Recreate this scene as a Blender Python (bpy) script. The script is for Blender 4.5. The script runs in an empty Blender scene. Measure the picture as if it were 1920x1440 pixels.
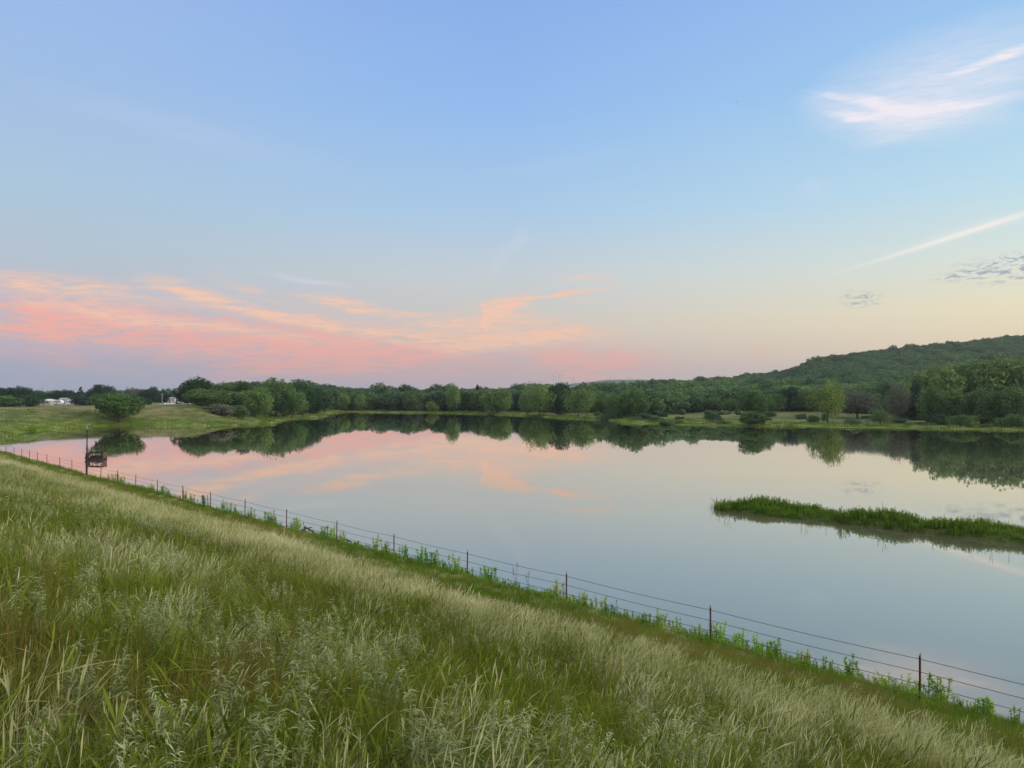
import bpy, math, random
import numpy as np
R = math.radians
sc = bpy.context.scene
col = sc.collection
rng = np.random.default_rng(7)
random.seed(7)

# ------------------------------------------------------------------ helpers for pixel <-> place (photo is 1920x1440, f = 1440 px, eye 9 m above the water)
CZ = 9.0; F = 1440.0; HY = 738.0
def place(px, py, z=0.0):
    D = (CZ - z) * F / (py - HY)
    return ((px - 960) / F * D, D)
def azel(px, py):
    x = (px - 960) / F; z = (HY - py) / F
    return math.atan2(x, 1.0), math.atan2(z, math.hypot(x, 1.0))
def lin(c):
    return tuple(((v / 255) / 12.92 if v / 255 <= 0.04045 else ((v / 255 + 0.055) / 1.055) ** 2.4) for v in c) + (1.0,)

# ------------------------------------------------------------------ camera
cam = bpy.data.cameras.new('camera'); co = bpy.data.objects.new('camera', cam); col.objects.link(co)
co.location = (0, 0, CZ); co.rotation_euler = (R(90), 0, 0)
cam.sensor_width = 36; cam.lens = 27; cam.shift_y = 18 / 1920
cam.clip_start = 0.05; cam.clip_end = 20000
sc.camera = co
sc.view_settings.view_transform = 'Standard'; sc.view_settings.look = 'None'
sc.view_settings.exposure = 0.0; sc.view_settings.gamma = 1.0
sc.cycles.max_bounces = 6; sc.cycles.diffuse_bounces = 3; sc.cycles.glossy_bounces = 3
sc.cycles.transmission_bounces = 4; sc.cycles.transparent_max_bounces = 4; sc.cycles.volume_bounces = 0

# ------------------------------------------------------------------ node helper
class NT:
    def __init__(s, nt):
        s.nt = nt; nt.nodes.clear()
    def n(s, t, **kw):
        nd = s.nt.nodes.new(t)
        for k, v in kw.items():
            setattr(nd, k, v)
        return nd
    def l(s, a, b): s.nt.links.new(a, b)
    def put(s, sock, v):
        if isinstance(v, bpy.types.NodeSocket): s.l(v, sock)
        else: sock.default_value = v
    def m(s, op, a, b=None, c=None, clamp=False):
        nd = s.n('ShaderNodeMath', operation=op, use_clamp=clamp)
        s.put(nd.inputs[0], a)
        if b is not None: s.put(nd.inputs[1], b)
        if c is not None: s.put(nd.inputs[2], c)
        return nd.outputs[0]
    def mr(s, v, a, b, c=0.0, d=1.0, smooth=False):
        nd = s.n('ShaderNodeMapRange'); nd.interpolation_type = 'SMOOTHSTEP' if smooth else 'LINEAR'
        s.put(nd.inputs[0], v)
        for i, q in enumerate((a, b, c, d)): nd.inputs[i + 1].default_value = q
        return nd.outputs[0]
    def mix(s, f, a, b, mode='MIX'):
        nd = s.n('ShaderNodeMix', data_type='RGBA', blend_type=mode)
        s.put(nd.inputs[0], f); s.put(nd.inputs[6], a); s.put(nd.inputs[7], b)
        return nd.outputs[2]
    def ramp(s, f, stops, interp='LINEAR'):
        nd = s.n('ShaderNodeValToRGB'); s.put(nd.inputs[0], f); cr = nd.color_ramp; cr.interpolation = interp
        while len(cr.elements) < len(stops): cr.elements.new(0.5)
        for e, (p, c) in zip(cr.elements, sorted(stops)):
            e.position = p; e.color = c if len(c) == 4 else (*c, 1)
        return nd.outputs[0]
    def noise(s, vec, scale, detail=4, rough=0.5, dist=0.0):
        nd = s.n('ShaderNodeTexNoise'); nd.inputs['Scale'].default_value = scale
        nd.inputs['Detail'].default_value = detail; nd.inputs['Roughness'].default_value = rough
        nd.inputs['Distortion'].default_value = dist
        if vec is not None: s.l(vec, nd.inputs['Vector'])
        return nd.outputs[0]

# ------------------------------------------------------------------ world: dusk sky with clouds laid out by azimuth and elevation
SUN_AZ, SUN_EL = 100.0, 9.0
w = bpy.data.worlds.new('World'); sc.world = w; w.use_nodes = True
T = NT(w.node_tree)
tc = T.n('ShaderNodeTexCoord'); sep = T.n('ShaderNodeSeparateXYZ'); T.l(tc.outputs['Generated'], sep.inputs[0])
az = T.m('ARCTAN2', sep.outputs[0], sep.outputs[1])
el = T.m('ARCSINE', sep.outputs[2])
elf = T.m('DIVIDE', T.m('MAXIMUM', el, 0.0), R(90))
def E(y): return max(0.0, math.atan((HY - y) / F) / R(90))
def skyramp(stops): return T.ramp(elf, [(E(y) if y > -2000 else 1.0, lin(c)) for y, c in stops])
rL = skyramp([(738, (163, 171, 203)), (700, (172, 176, 205)), (620, (190, 187, 204)), (520, (184, 198, 212)), (400, (172, 200, 224)), (200, (158, 190, 233)), (0, (152, 183, 234)), (-300, (160, 186, 226)), (-1400, (240, 236, 226)), (-5000, (255, 248, 226))])  # unseen zenith in rL, rC and rR raised to near white to light the grass
rC = skyramp([(738, (196, 178, 192)), (690, (204, 182, 188)), (620, (214, 203, 194)), (520, (202, 210, 214)), (400, (171, 204, 234)), (200, (146, 188, 240)), (0, (136, 176, 236)), (-300, (150, 182, 228)), (-1400, (240, 236, 226)), (-5000, (255, 248, 226))])
rR = skyramp([(738, (240, 206, 180)), (680, (244, 218, 182)), (600, (243, 231, 194)), (510, (220, 232, 224)), (400, (190, 224, 240)), (200, (160, 205, 240)), (0, (148, 190, 240)), (-300, (160, 192, 232)), (-1400, (240, 240, 238)), (-5000, (250, 246, 236))])
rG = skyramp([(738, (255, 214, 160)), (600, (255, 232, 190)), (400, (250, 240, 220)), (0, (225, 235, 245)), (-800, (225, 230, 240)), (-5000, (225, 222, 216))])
rB = skyramp([(738, (200, 190, 200)), (400, (215, 215, 220)), (0, (225, 230, 240)), (-5000, (250, 246, 236))])
A0 = R(33.7)
base = T.mix(T.mr(az, -A0, 0.0, smooth=True), rL, rC)
base = T.mix(T.mr(az, 0.0, A0), base, rR)
glowf = T.n('ShaderNodeVectorMath', operation='SCALE'); T.l(rG, glowf.inputs[0]); glowf.inputs['Scale'].default_value = 1.7  # sunset glow outside the view, boosted to light the slope
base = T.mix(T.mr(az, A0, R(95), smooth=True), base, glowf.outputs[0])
base = T.mix(T.mr(az, R(110), R(180), smooth=True), base, rB)
base = T.mix(T.mr(az, -A0, -R(180), smooth=True), base, rB)
# wispy coordinates
cmb = T.n('ShaderNodeCombineXYZ'); T.l(az, cmb.inputs[0]); T.l(el, cmb.inputs[1])
st = T.n('ShaderNodeMapping'); T.l(cmb.outputs[0], st.inputs[0]); st.inputs['Scale'].default_value = (7, 22, 1); st.inputs['Rotation'].default_value = (0, 0, R(5))
nz = T.n('ShaderNodeTexNoise'); T.l(st.outputs[0], nz.inputs['Vector']); nz.inputs['Scale'].default_value = 1.0; nz.inputs['Detail'].default_value = 5; nz.inputs['Roughness'].default_value = 0.6
vs = T.n('ShaderNodeVectorMath', operation='SUBTRACT'); T.l(nz.outputs['Color'], vs.inputs[0]); vs.inputs[1].default_value = (.5, .5, .5)
vm = T.n('ShaderNodeVectorMath', operation='MULTIPLY'); T.l(vs.outputs[0], vm.inputs[0]); vm.inputs[1].default_value = (0.07, 0.022, 0)
va = T.n('ShaderNodeVectorMath', operation='ADD'); T.l(cmb.outputs[0], va.inputs[0]); T.l(vm.outputs[0], va.inputs[1])
warped = va.outputs[0]
def streaks(lst, coord):
    acc = None
    for (x, y, hl, hw, tilt, k) in lst:
        a, e = azel(x, y)
        dx, dy = hl * math.cos(R(tilt)), hl * math.sin(R(tilt))
        a1, e1 = azel(x + dx, y + dy)
        ax, ex = a1 - a, e1 - e
        L = math.hypot(ax, ex); th = math.atan2(ex, ax)
        W = abs(azel(x, y - hw)[1] - e)
        mp = T.n('ShaderNodeMapping', vector_type='TEXTURE'); T.l(coord, mp.inputs[0])
        mp.inputs['Location'].default_value = (a, e, 0); mp.inputs['Rotation'].default_value = (0, 0, th); mp.inputs['Scale'].default_value = (L * 1.35, W * 1.6, 1)
        g = T.n('ShaderNodeTexGradient', gradient_type='SPHERICAL'); T.l(mp.outputs[0], g.inputs[0])
        acc = T.m('MULTIPLY_ADD', T.m('SMOOTH_MIN', g.outputs['Fac'], 0.8, 0.3), k, 0.0 if acc is None else acc)
    return acc
pink = streaks([(480, 640, 430, 46, 5.5, 1.0), (180, 602, 260, 30, 3, 1.0), (640, 660, 250, 32, 3, 1.2), (580, 688, 200, 22, -6, .9), (60, 615, 200, 44, 3, .7), (130, 680, 130, 13, 7, .55), (480, 690, 130, 9, 4, .3),
                (1110, 677, 125, 26, 3, 1.7), (1060, 690, 120, 22, -4, .4), (1430, 656, 30, 7, -3, .6), (30, 540, 170, 34, 4, .35), (840, 655, 70, 12, -8, .6), (600, 665, 260, 60, 2, .22), (250, 640, 300, 50, 3, .2), (1000, 690, 240, 30, 0, .25)], warped)
peach = streaks([(230, 592, 230, 12, 7, .8), (470, 624, 220, 10, 7, .6), (530, 592, 210, 10, 13, 1.1), (720, 628, 160, 13, 9, 1.0), (650, 570, 90, 11, 11, 1.3), (730, 583, 90, 5, 3, .9),
                 (70, 527, 170, 18, 6, .55), (150, 556, 150, 18, 6, .5), (345, 540, 75, 12, 12, .7), (460, 540, 60, 9, 20, .4), (400, 575, 120, 12, 5, .3), (945, 645, 100, 11, -11, 1.4), (1010, 630, 120, 11, -4, 1.1), (900, 625, 120, 26, 6, .45),
                 (1058, 637, 26, 6, 2, .8), (1000, 606, 130, 16, 5, .45), (840, 612, 90, 18, 8, .5), (950, 572, 50, 15, -22, 1.5), (906, 594, 10, 20, 0, 1.3), (930, 592, 80, 30, -8, .35), (430, 560, 220, 26, 6, .14), (240, 545, 160, 20, 4, .3), (1100, 560, 40, 5, 0, .2), (800, 640, 100, 16, 4, .6), (700, 600, 200, 14, 9, .16), (1000, 618, 180, 20, 2, .2), (870, 645, 160, 14, 2, .4), (1120, 640, 120, 12, 0, .25), (1085, 546, 62, 5, -8, 1.1), (1015, 556, 70, 4, -9, .8), (1090, 523, 60, 6, -2, .5)], warped)
cream = streaks([(570, 521, 80, 5, 8, .5), (960, 465, 70, 12, -50, .22), (1645, 192, 120, 8, 8, 1.1), (1790, 194, 150, 9, -8, 1.0),
                 (1600, 218, 50, 8, 2, .9), (1720, 214, 170, 20, 1, .5), (1650, 262, 50, 11, -10, .35), (1700, 240, 90, 22, 5, .3), (1760, 145, 260, 70, -17, .85), (1700, 225, 180, 34, 2, .42), (1820, 165, 180, 40, -12, .4), (1880, 108, 90, 9, -22, 1.1), (1540, 185, 60, 20, -10, .3), (1530, 350, 30, 14, 0, .25),
                 (360, 250, 260, 26, 14, .14), (1020, 310, 160, 10, -10, .1)], warped)
trail = streaks([(1780, 446, 225, 4.2, -18.2, 1.1), (1790, 440, 120, 10, -18, .45), (1900, 410, 90, 8, -17, .5)], cmb.outputs[0])
st2 = T.n('ShaderNodeMapping'); T.l(cmb.outputs[0], st2.inputs[0]); st2.inputs['Scale'].default_value = (9, 60, 1); st2.inputs['Rotation'].default_value = (0, 0, R(4))
det = T.mr(T.noise(st2.outputs[0], 2.2, 8, 0.68, 0.8), 0.34, 0.66, 0.0, 1.5)
st4 = T.n('ShaderNodeMapping'); T.l(warped, st4.inputs[0]); st4.inputs['Scale'].default_value = (13, 150, 1); st4.inputs['Rotation'].default_value = (0, 0, R(-7))
fib = T.mr(T.noise(st4.outputs[0], 1.5, 7, 0.7, 0.5), 0.34, 0.66, 0.0, 1.0)
soft = T.m('MULTIPLY_ADD', fib, .5, T.m('MULTIPLY_ADD', det, .25, .45))
det = T.m('MULTIPLY_ADD', T.m('MULTIPLY', fib, det), 1.0, T.m('MULTIPLY_ADD', det, .45, .14))
st3 = T.n('ShaderNodeMapping'); T.l(cmb.outputs[0], st3.inputs[0]); st3.inputs['Scale'].default_value = (60, 190, 1); st3.inputs['Rotation'].default_value = (0, 0, R(-8))
small = T.mr(T.noise(st3.outputs[0], 1.3, 5, 0.65, 0.5), 0.46, 0.66, 0, 1, True)
grey = T.m('MULTIPLY', streaks([(1616, 562, 38, 14, 3, 1.6), (1880, 503, 90, 22, -6, 2.0), (1780, 521, 60, 7, -8, .8), (1930, 495, 60, 20, -6, 1.6)], cmb.outputs[0]), small, clamp=True)
base = T.mix(T.m('MULTIPLY', T.m('MULTIPLY', pink, det), 0.66, clamp=True), base, lin((252, 178, 164)))
base = T.mix(T.m('MULTIPLY', T.m('MULTIPLY', peach, det), 0.9, clamp=True), base, lin((254, 204, 176)))
base = T.mix(T.m('MULTIPLY', T.m('MULTIPLY', cream, soft), 0.68, clamp=True), base, lin((243, 238, 246)))
base = T.mix(T.m('MULTIPLY', trail, 0.7, clamp=True), base, lin((250, 244, 236)))
base = T.mix(T.m('MULTIPLY', grey, 0.82, clamp=True), base, lin((150, 153, 180)))
ns = T.n('ShaderNodeTexSky'); ns.sky_type = 'NISHITA'; ns.sun_disc = False; ns.sun_elevation = R(SUN_EL); ns.sun_rotation = R(SUN_AZ)
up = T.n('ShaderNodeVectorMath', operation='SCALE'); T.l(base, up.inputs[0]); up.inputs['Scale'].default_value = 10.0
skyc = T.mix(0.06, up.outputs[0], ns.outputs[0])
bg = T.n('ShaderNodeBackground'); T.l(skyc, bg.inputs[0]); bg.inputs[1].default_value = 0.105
wo = T.n('ShaderNodeOutputWorld'); T.l(bg.outputs[0], wo.inputs[0])
w.cycles.sampling_method = 'MANUAL'; w.cycles.sample_map_resolution = 512

sl = bpy.data.lights.new('sun', 'SUN'); sl.energy = 2.0; sl.angle = R(20); sl.color = (1.0, 0.88, 0.72)
so = bpy.data.objects.new('sun', sl); col.objects.link(so)
so.rotation_euler = (R(90 - SUN_EL - 8), 0, R(-SUN_AZ + 180))

# ------------------------------------------------------------------ materials
def mat(name, colr, rough=0.8, metal=0.0, var=0.0, vscale=3.0, emis=None):
    m = bpy.data.materials.new(name); m.use_nodes = True; t = NT(m.node_tree)
    p = t.n('ShaderNodeBsdfPrincipled'); p.inputs['Roughness'].default_value = rough; p.inputs['Metallic'].default_value = metal
    if var:
        g = t.n('ShaderNodeTexCoord'); nn = t.noise(g.outputs['Object'], vscale, 5, 0.6)
        c = t.ramp(nn, [(0.3, tuple(v * (1 - var) for v in colr[:3])), (0.7, tuple(min(1, v * (1 + var)) for v in colr[:3]))])
        t.l(c, p.inputs['Base Color'])
    else: p.inputs['Base Color'].default_value = (*colr[:3], 1)
    o = t.n('ShaderNodeOutputMaterial'); t.l(p.outputs[0], o.inputs[0])
    return m
def plant_mat(name, stops, tipmix=None, trans=0.35, tint=True, objcolor=False, basedark=None):
    """stops: ramp over a per-leaf random value; tint: per-instance value shifts it"""
    m = bpy.data.materials.new(name); m.use_nodes = True; t = NT(m.node_tree)
    ar = t.n('ShaderNodeAttribute', attribute_name='r').outputs['Fac']
    if tint:
        ti = t.n('ShaderNodeAttribute', attribute_type='INSTANCER', attribute_name='tint').outputs['Fac']
        ar = t.m('ADD', t.m('MULTIPLY', ar, 0.5), t.m('MULTIPLY', ti, 0.5))
    c = t.ramp(ar, stops)
    if objcolor:
        oi = t.n('ShaderNodeObjectInfo'); c = t.mix(1.0, c, oi.outputs['Color'], 'MULTIPLY')
    if tipmix:
        at = t.n('ShaderNodeAttribute', attribute_name='t').outputs['Fac']
        c = t.mix(t.mr(at, tipmix[1], tipmix[2]), c, (*tipmix[0], 1))
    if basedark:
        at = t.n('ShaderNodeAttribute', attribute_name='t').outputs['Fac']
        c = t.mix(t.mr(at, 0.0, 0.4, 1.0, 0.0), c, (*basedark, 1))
    d = t.n('ShaderNodeBsdfDiffuse'); t.l(c, d.inputs[0])
    tr = t.n('ShaderNodeBsdfTranslucent'); t.l(c, tr.inputs[0])
    mx = t.n('ShaderNodeMixShader'); mx.inputs[0].default_value = trans; t.l(d.outputs[0], mx.inputs[1]); t.l(tr.outputs[0], mx.inputs[2])
    o = t.n('ShaderNodeOutputMaterial'); t.l(mx.outputs[0], o.inputs[0])
    return m
M = {}
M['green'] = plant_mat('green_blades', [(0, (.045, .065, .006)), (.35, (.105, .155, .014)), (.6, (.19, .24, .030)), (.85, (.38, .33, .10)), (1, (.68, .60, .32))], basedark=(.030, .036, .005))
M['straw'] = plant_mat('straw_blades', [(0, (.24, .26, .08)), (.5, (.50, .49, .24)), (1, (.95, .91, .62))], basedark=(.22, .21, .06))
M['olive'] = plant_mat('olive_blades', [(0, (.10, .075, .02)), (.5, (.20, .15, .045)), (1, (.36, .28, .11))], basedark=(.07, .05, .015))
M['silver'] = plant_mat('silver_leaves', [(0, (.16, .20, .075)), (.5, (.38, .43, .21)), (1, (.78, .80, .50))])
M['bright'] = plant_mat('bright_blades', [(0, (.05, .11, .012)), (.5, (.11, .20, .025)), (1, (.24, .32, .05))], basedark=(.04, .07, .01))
M['weed'] = plant_mat('weed_leaves', [(0, (.8, .85, .7)), (1, (1.6, 1.55, 1.4))], tint=False, objcolor=True)
M['weedstuff'] = plant_mat('reed_leaves', [(0, (.05, .11, .012)), (.5, (.16, .28, .03)), (1, (.31, .43, .07))])
M['leaf'] = plant_mat('tree_leaves', [(0, (.45, .5, .5)), (.5, (.9, .9, .9)), (1, (1.5, 1.4, 1.2))], tint=False, objcolor=True, trans=.35)
M['wood_leaf'] = plant_mat('woodland_leaves', [(0, (.048, .10, .065)), (.4, (.095, .175, .09)), (.7, (.155, .245, .098)), (1, (.24, .33, .13))], trans=.35)
M['bark'] = mat('bark', (.07, .055, .04), .95, var=.4, vscale=2)
M['post'] = mat('rusty_red_steel', (.07, .018, .016), .65, .3, var=.5, vscale=8)
M['wire'] = mat('weathered_wire', (.09, .085, .08), .6, .5)
M['tip'] = mat('galvanised_tip', (.22, .2, .2), .5, .4)
M['oldwood'] = mat('weathered_wood', (.032, .021, .017), .9, var=.6, vscale=4)
M['redwood'] = mat('reddish_wood', (.13, .06, .045), .9, var=.5, vscale=4)
M['white'] = mat('white_paint', (.80, .82, .84), .45, var=.08)
M['grey'] = mat('grey_metal', (.32, .33, .34), .5, .2, var=.2)
M['tan'] = mat('tan_siding', (.50, .44, .34), .8, var=.15)
M['roofm'] = mat('pale_metal_roof', (.72, .76, .80), .4, var=.1)
M['brick'] = mat('red_brown_siding', (.30, .12, .08), .8, var=.2)
M['glass'] = mat('dark_glass', (.02, .025, .03), .1)
M['rubber'] = mat('black_rubber', (.015, .015, .015), .8)
M['bluepaint'] = mat('blue_paint', (.08, .13, .25), .35)
M['darkpaint'] = mat('dark_paint', (.03, .035, .04), .35)
M['turbine'] = mat('turbine_white', (.55, .55, .58), .5)
M['dead'] = mat('dead_twig', (.16, .13, .11), .9, var=.3)

# ------------------------------------------------------------------ mesh helpers
class MB:
    def __init__(s): s.v = []; s.f = []; s.n = 0; s.a = {}
    def add(s, v, f, **attrs):
        v = np.asarray(v, float).reshape(-1, 3)
        s.v.append(v); s.f += [tuple(int(i) + s.n for i in q) for q in f]
        for k, val in attrs.items(): s.a.setdefault(k, []).append(np.broadcast_to(np.asarray(val, float), (len(v),)).copy())
        s.n += len(v); return s
    def box(s, c, d, rz=0, rx=0, ry=0):
        x, y, z = d[0] / 2, d[1] / 2, d[2] / 2
        v = np.array([(-x, -y, -z), (x, -y, -z), (x, y, -z), (-x, y, -z), (-x, -y, z), (x, -y, z), (x, y, z), (-x, y, z)])
        from mathutils import Euler
        m = np.array(Euler((rx, ry, rz)).to_matrix())
        v = v @ m.T + np.array(c)
        return s.add(v, [(0, 3, 2, 1), (4, 5, 6, 7), (0, 1, 5, 4), (1, 2, 6, 5), (2, 3, 7, 6), (3, 0, 4, 7)])
    def tube(s, pts, rad, seg=6):
        pts = np.asarray(pts, float); rad = np.broadcast_to(np.asarray(rad, float), (len(pts),))
        rings = []
        for i, p in enumerate(pts):
            d = pts[min(i + 1, len(pts) - 1)] - pts[max(i - 1, 0)]; d /= np.linalg.norm(d) + 1e-9
            u = np.cross(d, (0, 0, 1.0) if abs(d[2]) < .9 else (1.0, 0, 0)); u /= np.linalg.norm(u); q = np.cross(d, u)
            a = np.arange(seg) * 2 * math.pi / seg
            rings.append(p + rad[i] * (np.cos(a)[:, None] * u + np.sin(a)[:, None] * q))
        v = np.concatenate(rings); f = []
        for i in range(len(pts) - 1):
            for j in range(seg):
                k = (j + 1) % seg
                f.append((i * seg + j, i * seg + k, (i + 1) * seg + k, (i + 1) * seg + j))
        f.append(tuple(range(seg - 1, -1, -1))); f.append(tuple(range((len(pts) - 1) * seg, len(pts) * seg)))
        return s.add(v, f)
    def prism(s, prof, y0, y1):
        """profile in x,z extruded along y"""
        n = len(prof)
        v = [(x, y0, z) for x, z in prof] + [(x, y1, z) for x, z in prof]
        f = [tuple(range(n)), tuple(range(2 * n - 1, n - 1, -1))] + [(i, i + n, (i + 1) % n + n, (i + 1) % n) for i in range(n)]
        return s.add(v, f)
    def mesh(s, name, m, smooth=False):
        me = bpy.data.meshes.new(name)
        v = np.concatenate(s.v)
        me.from_pydata(v.tolist(), [], s.f)
        for k, l in s.a.items():
            arr = np.concatenate(l)
            if len(arr) == len(v):
                at = me.attributes.new(k, 'FLOAT', 'POINT'); at.data.foreach_set('value', arr.astype(np.float32))
        me.materials.append(m)
        if smooth: me.polygons.foreach_set('use_smooth', [True] * len(me.polygons))
        me.update(); return me
    def build(s, name, m, parent=None, smooth=False):
        o = bpy.data.objects.new(name, s.mesh(name, m, smooth)); col.objects.link(o)
        if parent: o.parent = parent
        return o
def quadmesh(name, V, m, attrs, smooth=False, quads=None):
    """V (n,4,3) separate quads, fast"""
    me = bpy.data.meshes.new(name)
    if quads is None:
        n = len(V); V = V.reshape(-1, 3); quads = np.arange(n * 4).reshape(-1, 4)
    me.vertices.add(len(V)); me.vertices.foreach_set('co', V.astype(np.float32).ravel())
    me.loops.add(quads.size); me.loops.foreach_set('vertex_index', quads.astype(np.int32).ravel())
    me.polygons.add(len(quads)); me.polygons.foreach_set('loop_start', np.arange(0, quads.size, 4, dtype=np.int32))
    me.polygons.foreach_set('loop_total', np.full(len(quads), 4, dtype=np.int32))
    me.update(calc_edges=True)
    for k, a in attrs.items():
        at = me.attributes.new(k, 'FLOAT', 'POINT'); at.data.foreach_set('value', a.astype(np.float32))
    if m: me.materials.append(m)
    if smooth: me.polygons.foreach_set('use_smooth', np.ones(len(quads), dtype=bool))
    return me
def tag(o, label=None, cat=None, group=None, kind=None):
    if label: o['label'] = label
    if cat: o['category'] = cat
    if group: o['group'] = group
    if kind: o['kind'] = kind
    return o
def empty(name, loc, rz=0.0, label=None, cat=None, group=None):
    o = bpy.data.objects.new(name, None); col.objects.link(o); o.location = loc; o.rotation_euler = (0, 0, rz); o.empty_display_size = .2
    return tag(o, label, cat, group)
def child(name, me, parent, loc=(0, 0, 0), color=None):
    o = bpy.data.objects.new(name, me); col.objects.link(o); o.parent = parent; o.location = loc
    if color: o.color = (*color, 1)
    return o

# ------------------------------------------------------------------ value noise for the ground shape
class VN:
    def __init__(s, seed): s.t = np.random.default_rng(seed).random((256, 256))
    def __call__(s, x, y):
        xi = np.floor(x).astype(int); yi = np.floor(y).astype(int); fx = x - xi; fy = y - yi
        fx = fx * fx * (3 - 2 * fx); fy = fy * fy * (3 - 2 * fy); t = s.t
        a = t[xi & 255, yi & 255]; b = t[(xi + 1) & 255, yi & 255]; c = t[xi & 255, (yi + 1) & 255]; d = t[(xi + 1) & 255, (yi + 1) & 255]
        return (a * (1 - fx) + b * fx) * (1 - fy) + (c * (1 - fx) + d * fx) * fy
vn = VN(3); vn2 = VN(11)
def fbm(x, y, o=3):
    r = 0; a = .5
    for i in range(o): r = r + a * (vn(x * 2 ** i + 17 * i, y * 2 ** i) - .5); a *= .5
    return r

# ------------------------------------------------------------------ layout: fence line, shores
F0 = np.array([10.5, 19.8]); DV = np.array([-.690, .724]); OUT = np.array([.724, .690])     # fence start, direction along the dam, direction to the water
SHORE = 2.9
def damxy(s, o): return F0 + DV * s + OUT * o
nearshore = [tuple(damxy(s, SHORE + .5 * math.sin(s * .21) + .35 * math.sin(s * .57 + 1))) for s in np.arange(-60, 126, 4.0)]
px = lambda x, y: place(x, y)
leftbank = [(-80, 120), (-94, 131), (-105, 144), (-108.5, 155), (-107.5, 162), (-112, 176), (-117, 196), (-117, 210), (-108, 219), px(300, 797), px(336, 798)]
farshore = [px(345, 799.5), px(390, 798.5), px(450, 797.5), px(505, 796), px(522, 791), px(540, 786.5), px(600, 783), px(612, 779), px(600, 776), px(650, 772.5), px(720, 774), px(800, 774.5), px(880, 776.5), px(925, 777), px(960, 779), px(1010, 781), px(1040, 784), px(1075, 786), px(1140, 788), px(1165, 793), px(1195, 794), px(1240, 796), px(1290, 797), px(1400, 799), px(1480, 800),
            px(1600, 802), px(1700, 803), px(1800, 805), px(1920, 807), px(2150, 818), (140, 110), (130, 60), (100, 10), (70, -25)]
POND = np.array(nearshore + leftbank + farshore)
ISL = np.array([(16.2, 60.2), px(1353, 957), px(1395, 962), px(1429, 966.5), px(1490, 972), px(1550, 979), px(1610, 985), px(1675, 993), px(1740, 1000), px(1800, 1008), px(1870, 1016), px(1920, 1022), (34, 42), (50, 33), (80, 20), (120, 10), (128, 30), (90, 34), (60, 40), (42, 45),
                px(1920, 1003), px(1790, 990), px(1655, 977), px(1570, 966), px(1494, 957), px(1440, 951), px(1400, 948), px(1360, 949)])
def sdist(P, poly):
    """signed distance, positive inside"""
    A = poly; B = np.roll(poly, -1, axis=0); best = np.full(len(P), 1e18); inside = np.zeros(len(P), bool); idx = np.zeros(len(P), int)
    for i in range(len(A)):
        a = A[i]; d = B[i] - a; L = (d ** 2).sum()
        if L < 1e-9: continue
        t = np.clip(((P - a) @ d) / L, 0, 1); q = P - a - t[:, None] * d; dd = (q ** 2).sum(1)
        k = dd < best; best[k] = dd[k]; idx[k] = i
        c = ((a[1] > P[:, 1]) != (B[i][1] > P[:, 1]))
        with np.errstate(divide='ignore', invalid='ignore'):
            xx = a[0] + (P[:, 1] - a[1]) * d[0] / (d[1] if d[1] != 0 else 1e-12)
        inside ^= (c & (P[:, 0] < xx))
    s = np.sqrt(best); return np.where(inside, s, -s), idx
def sm(x, a, b):
    t = np.clip((x - a) / (b - a), 0, 1); return t * t * (3 - 2 * t)
NN = len(nearshore); NL = NN + len(leftbank)
RID = np.array([(1000, 738 - 14), (1130, 728), (1180, 722), (1230, 715), (1300, 713.5), (1370, 709), (1420, 700), (1460, 699), (1490, 691), (1520, 674), (1560, 668), (1600, 662), (1660, 655), (1750, 646), (1840, 637), (1920, 627), (2100, 605), (2500, 600), (4000, 620)], float)
RDD = np.array([(1000, 500), (1300, 760), (1450, 820), (1520, 760), (1700, 850), (1920, 950), (2500, 950), (4000, 800)], float)
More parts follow.
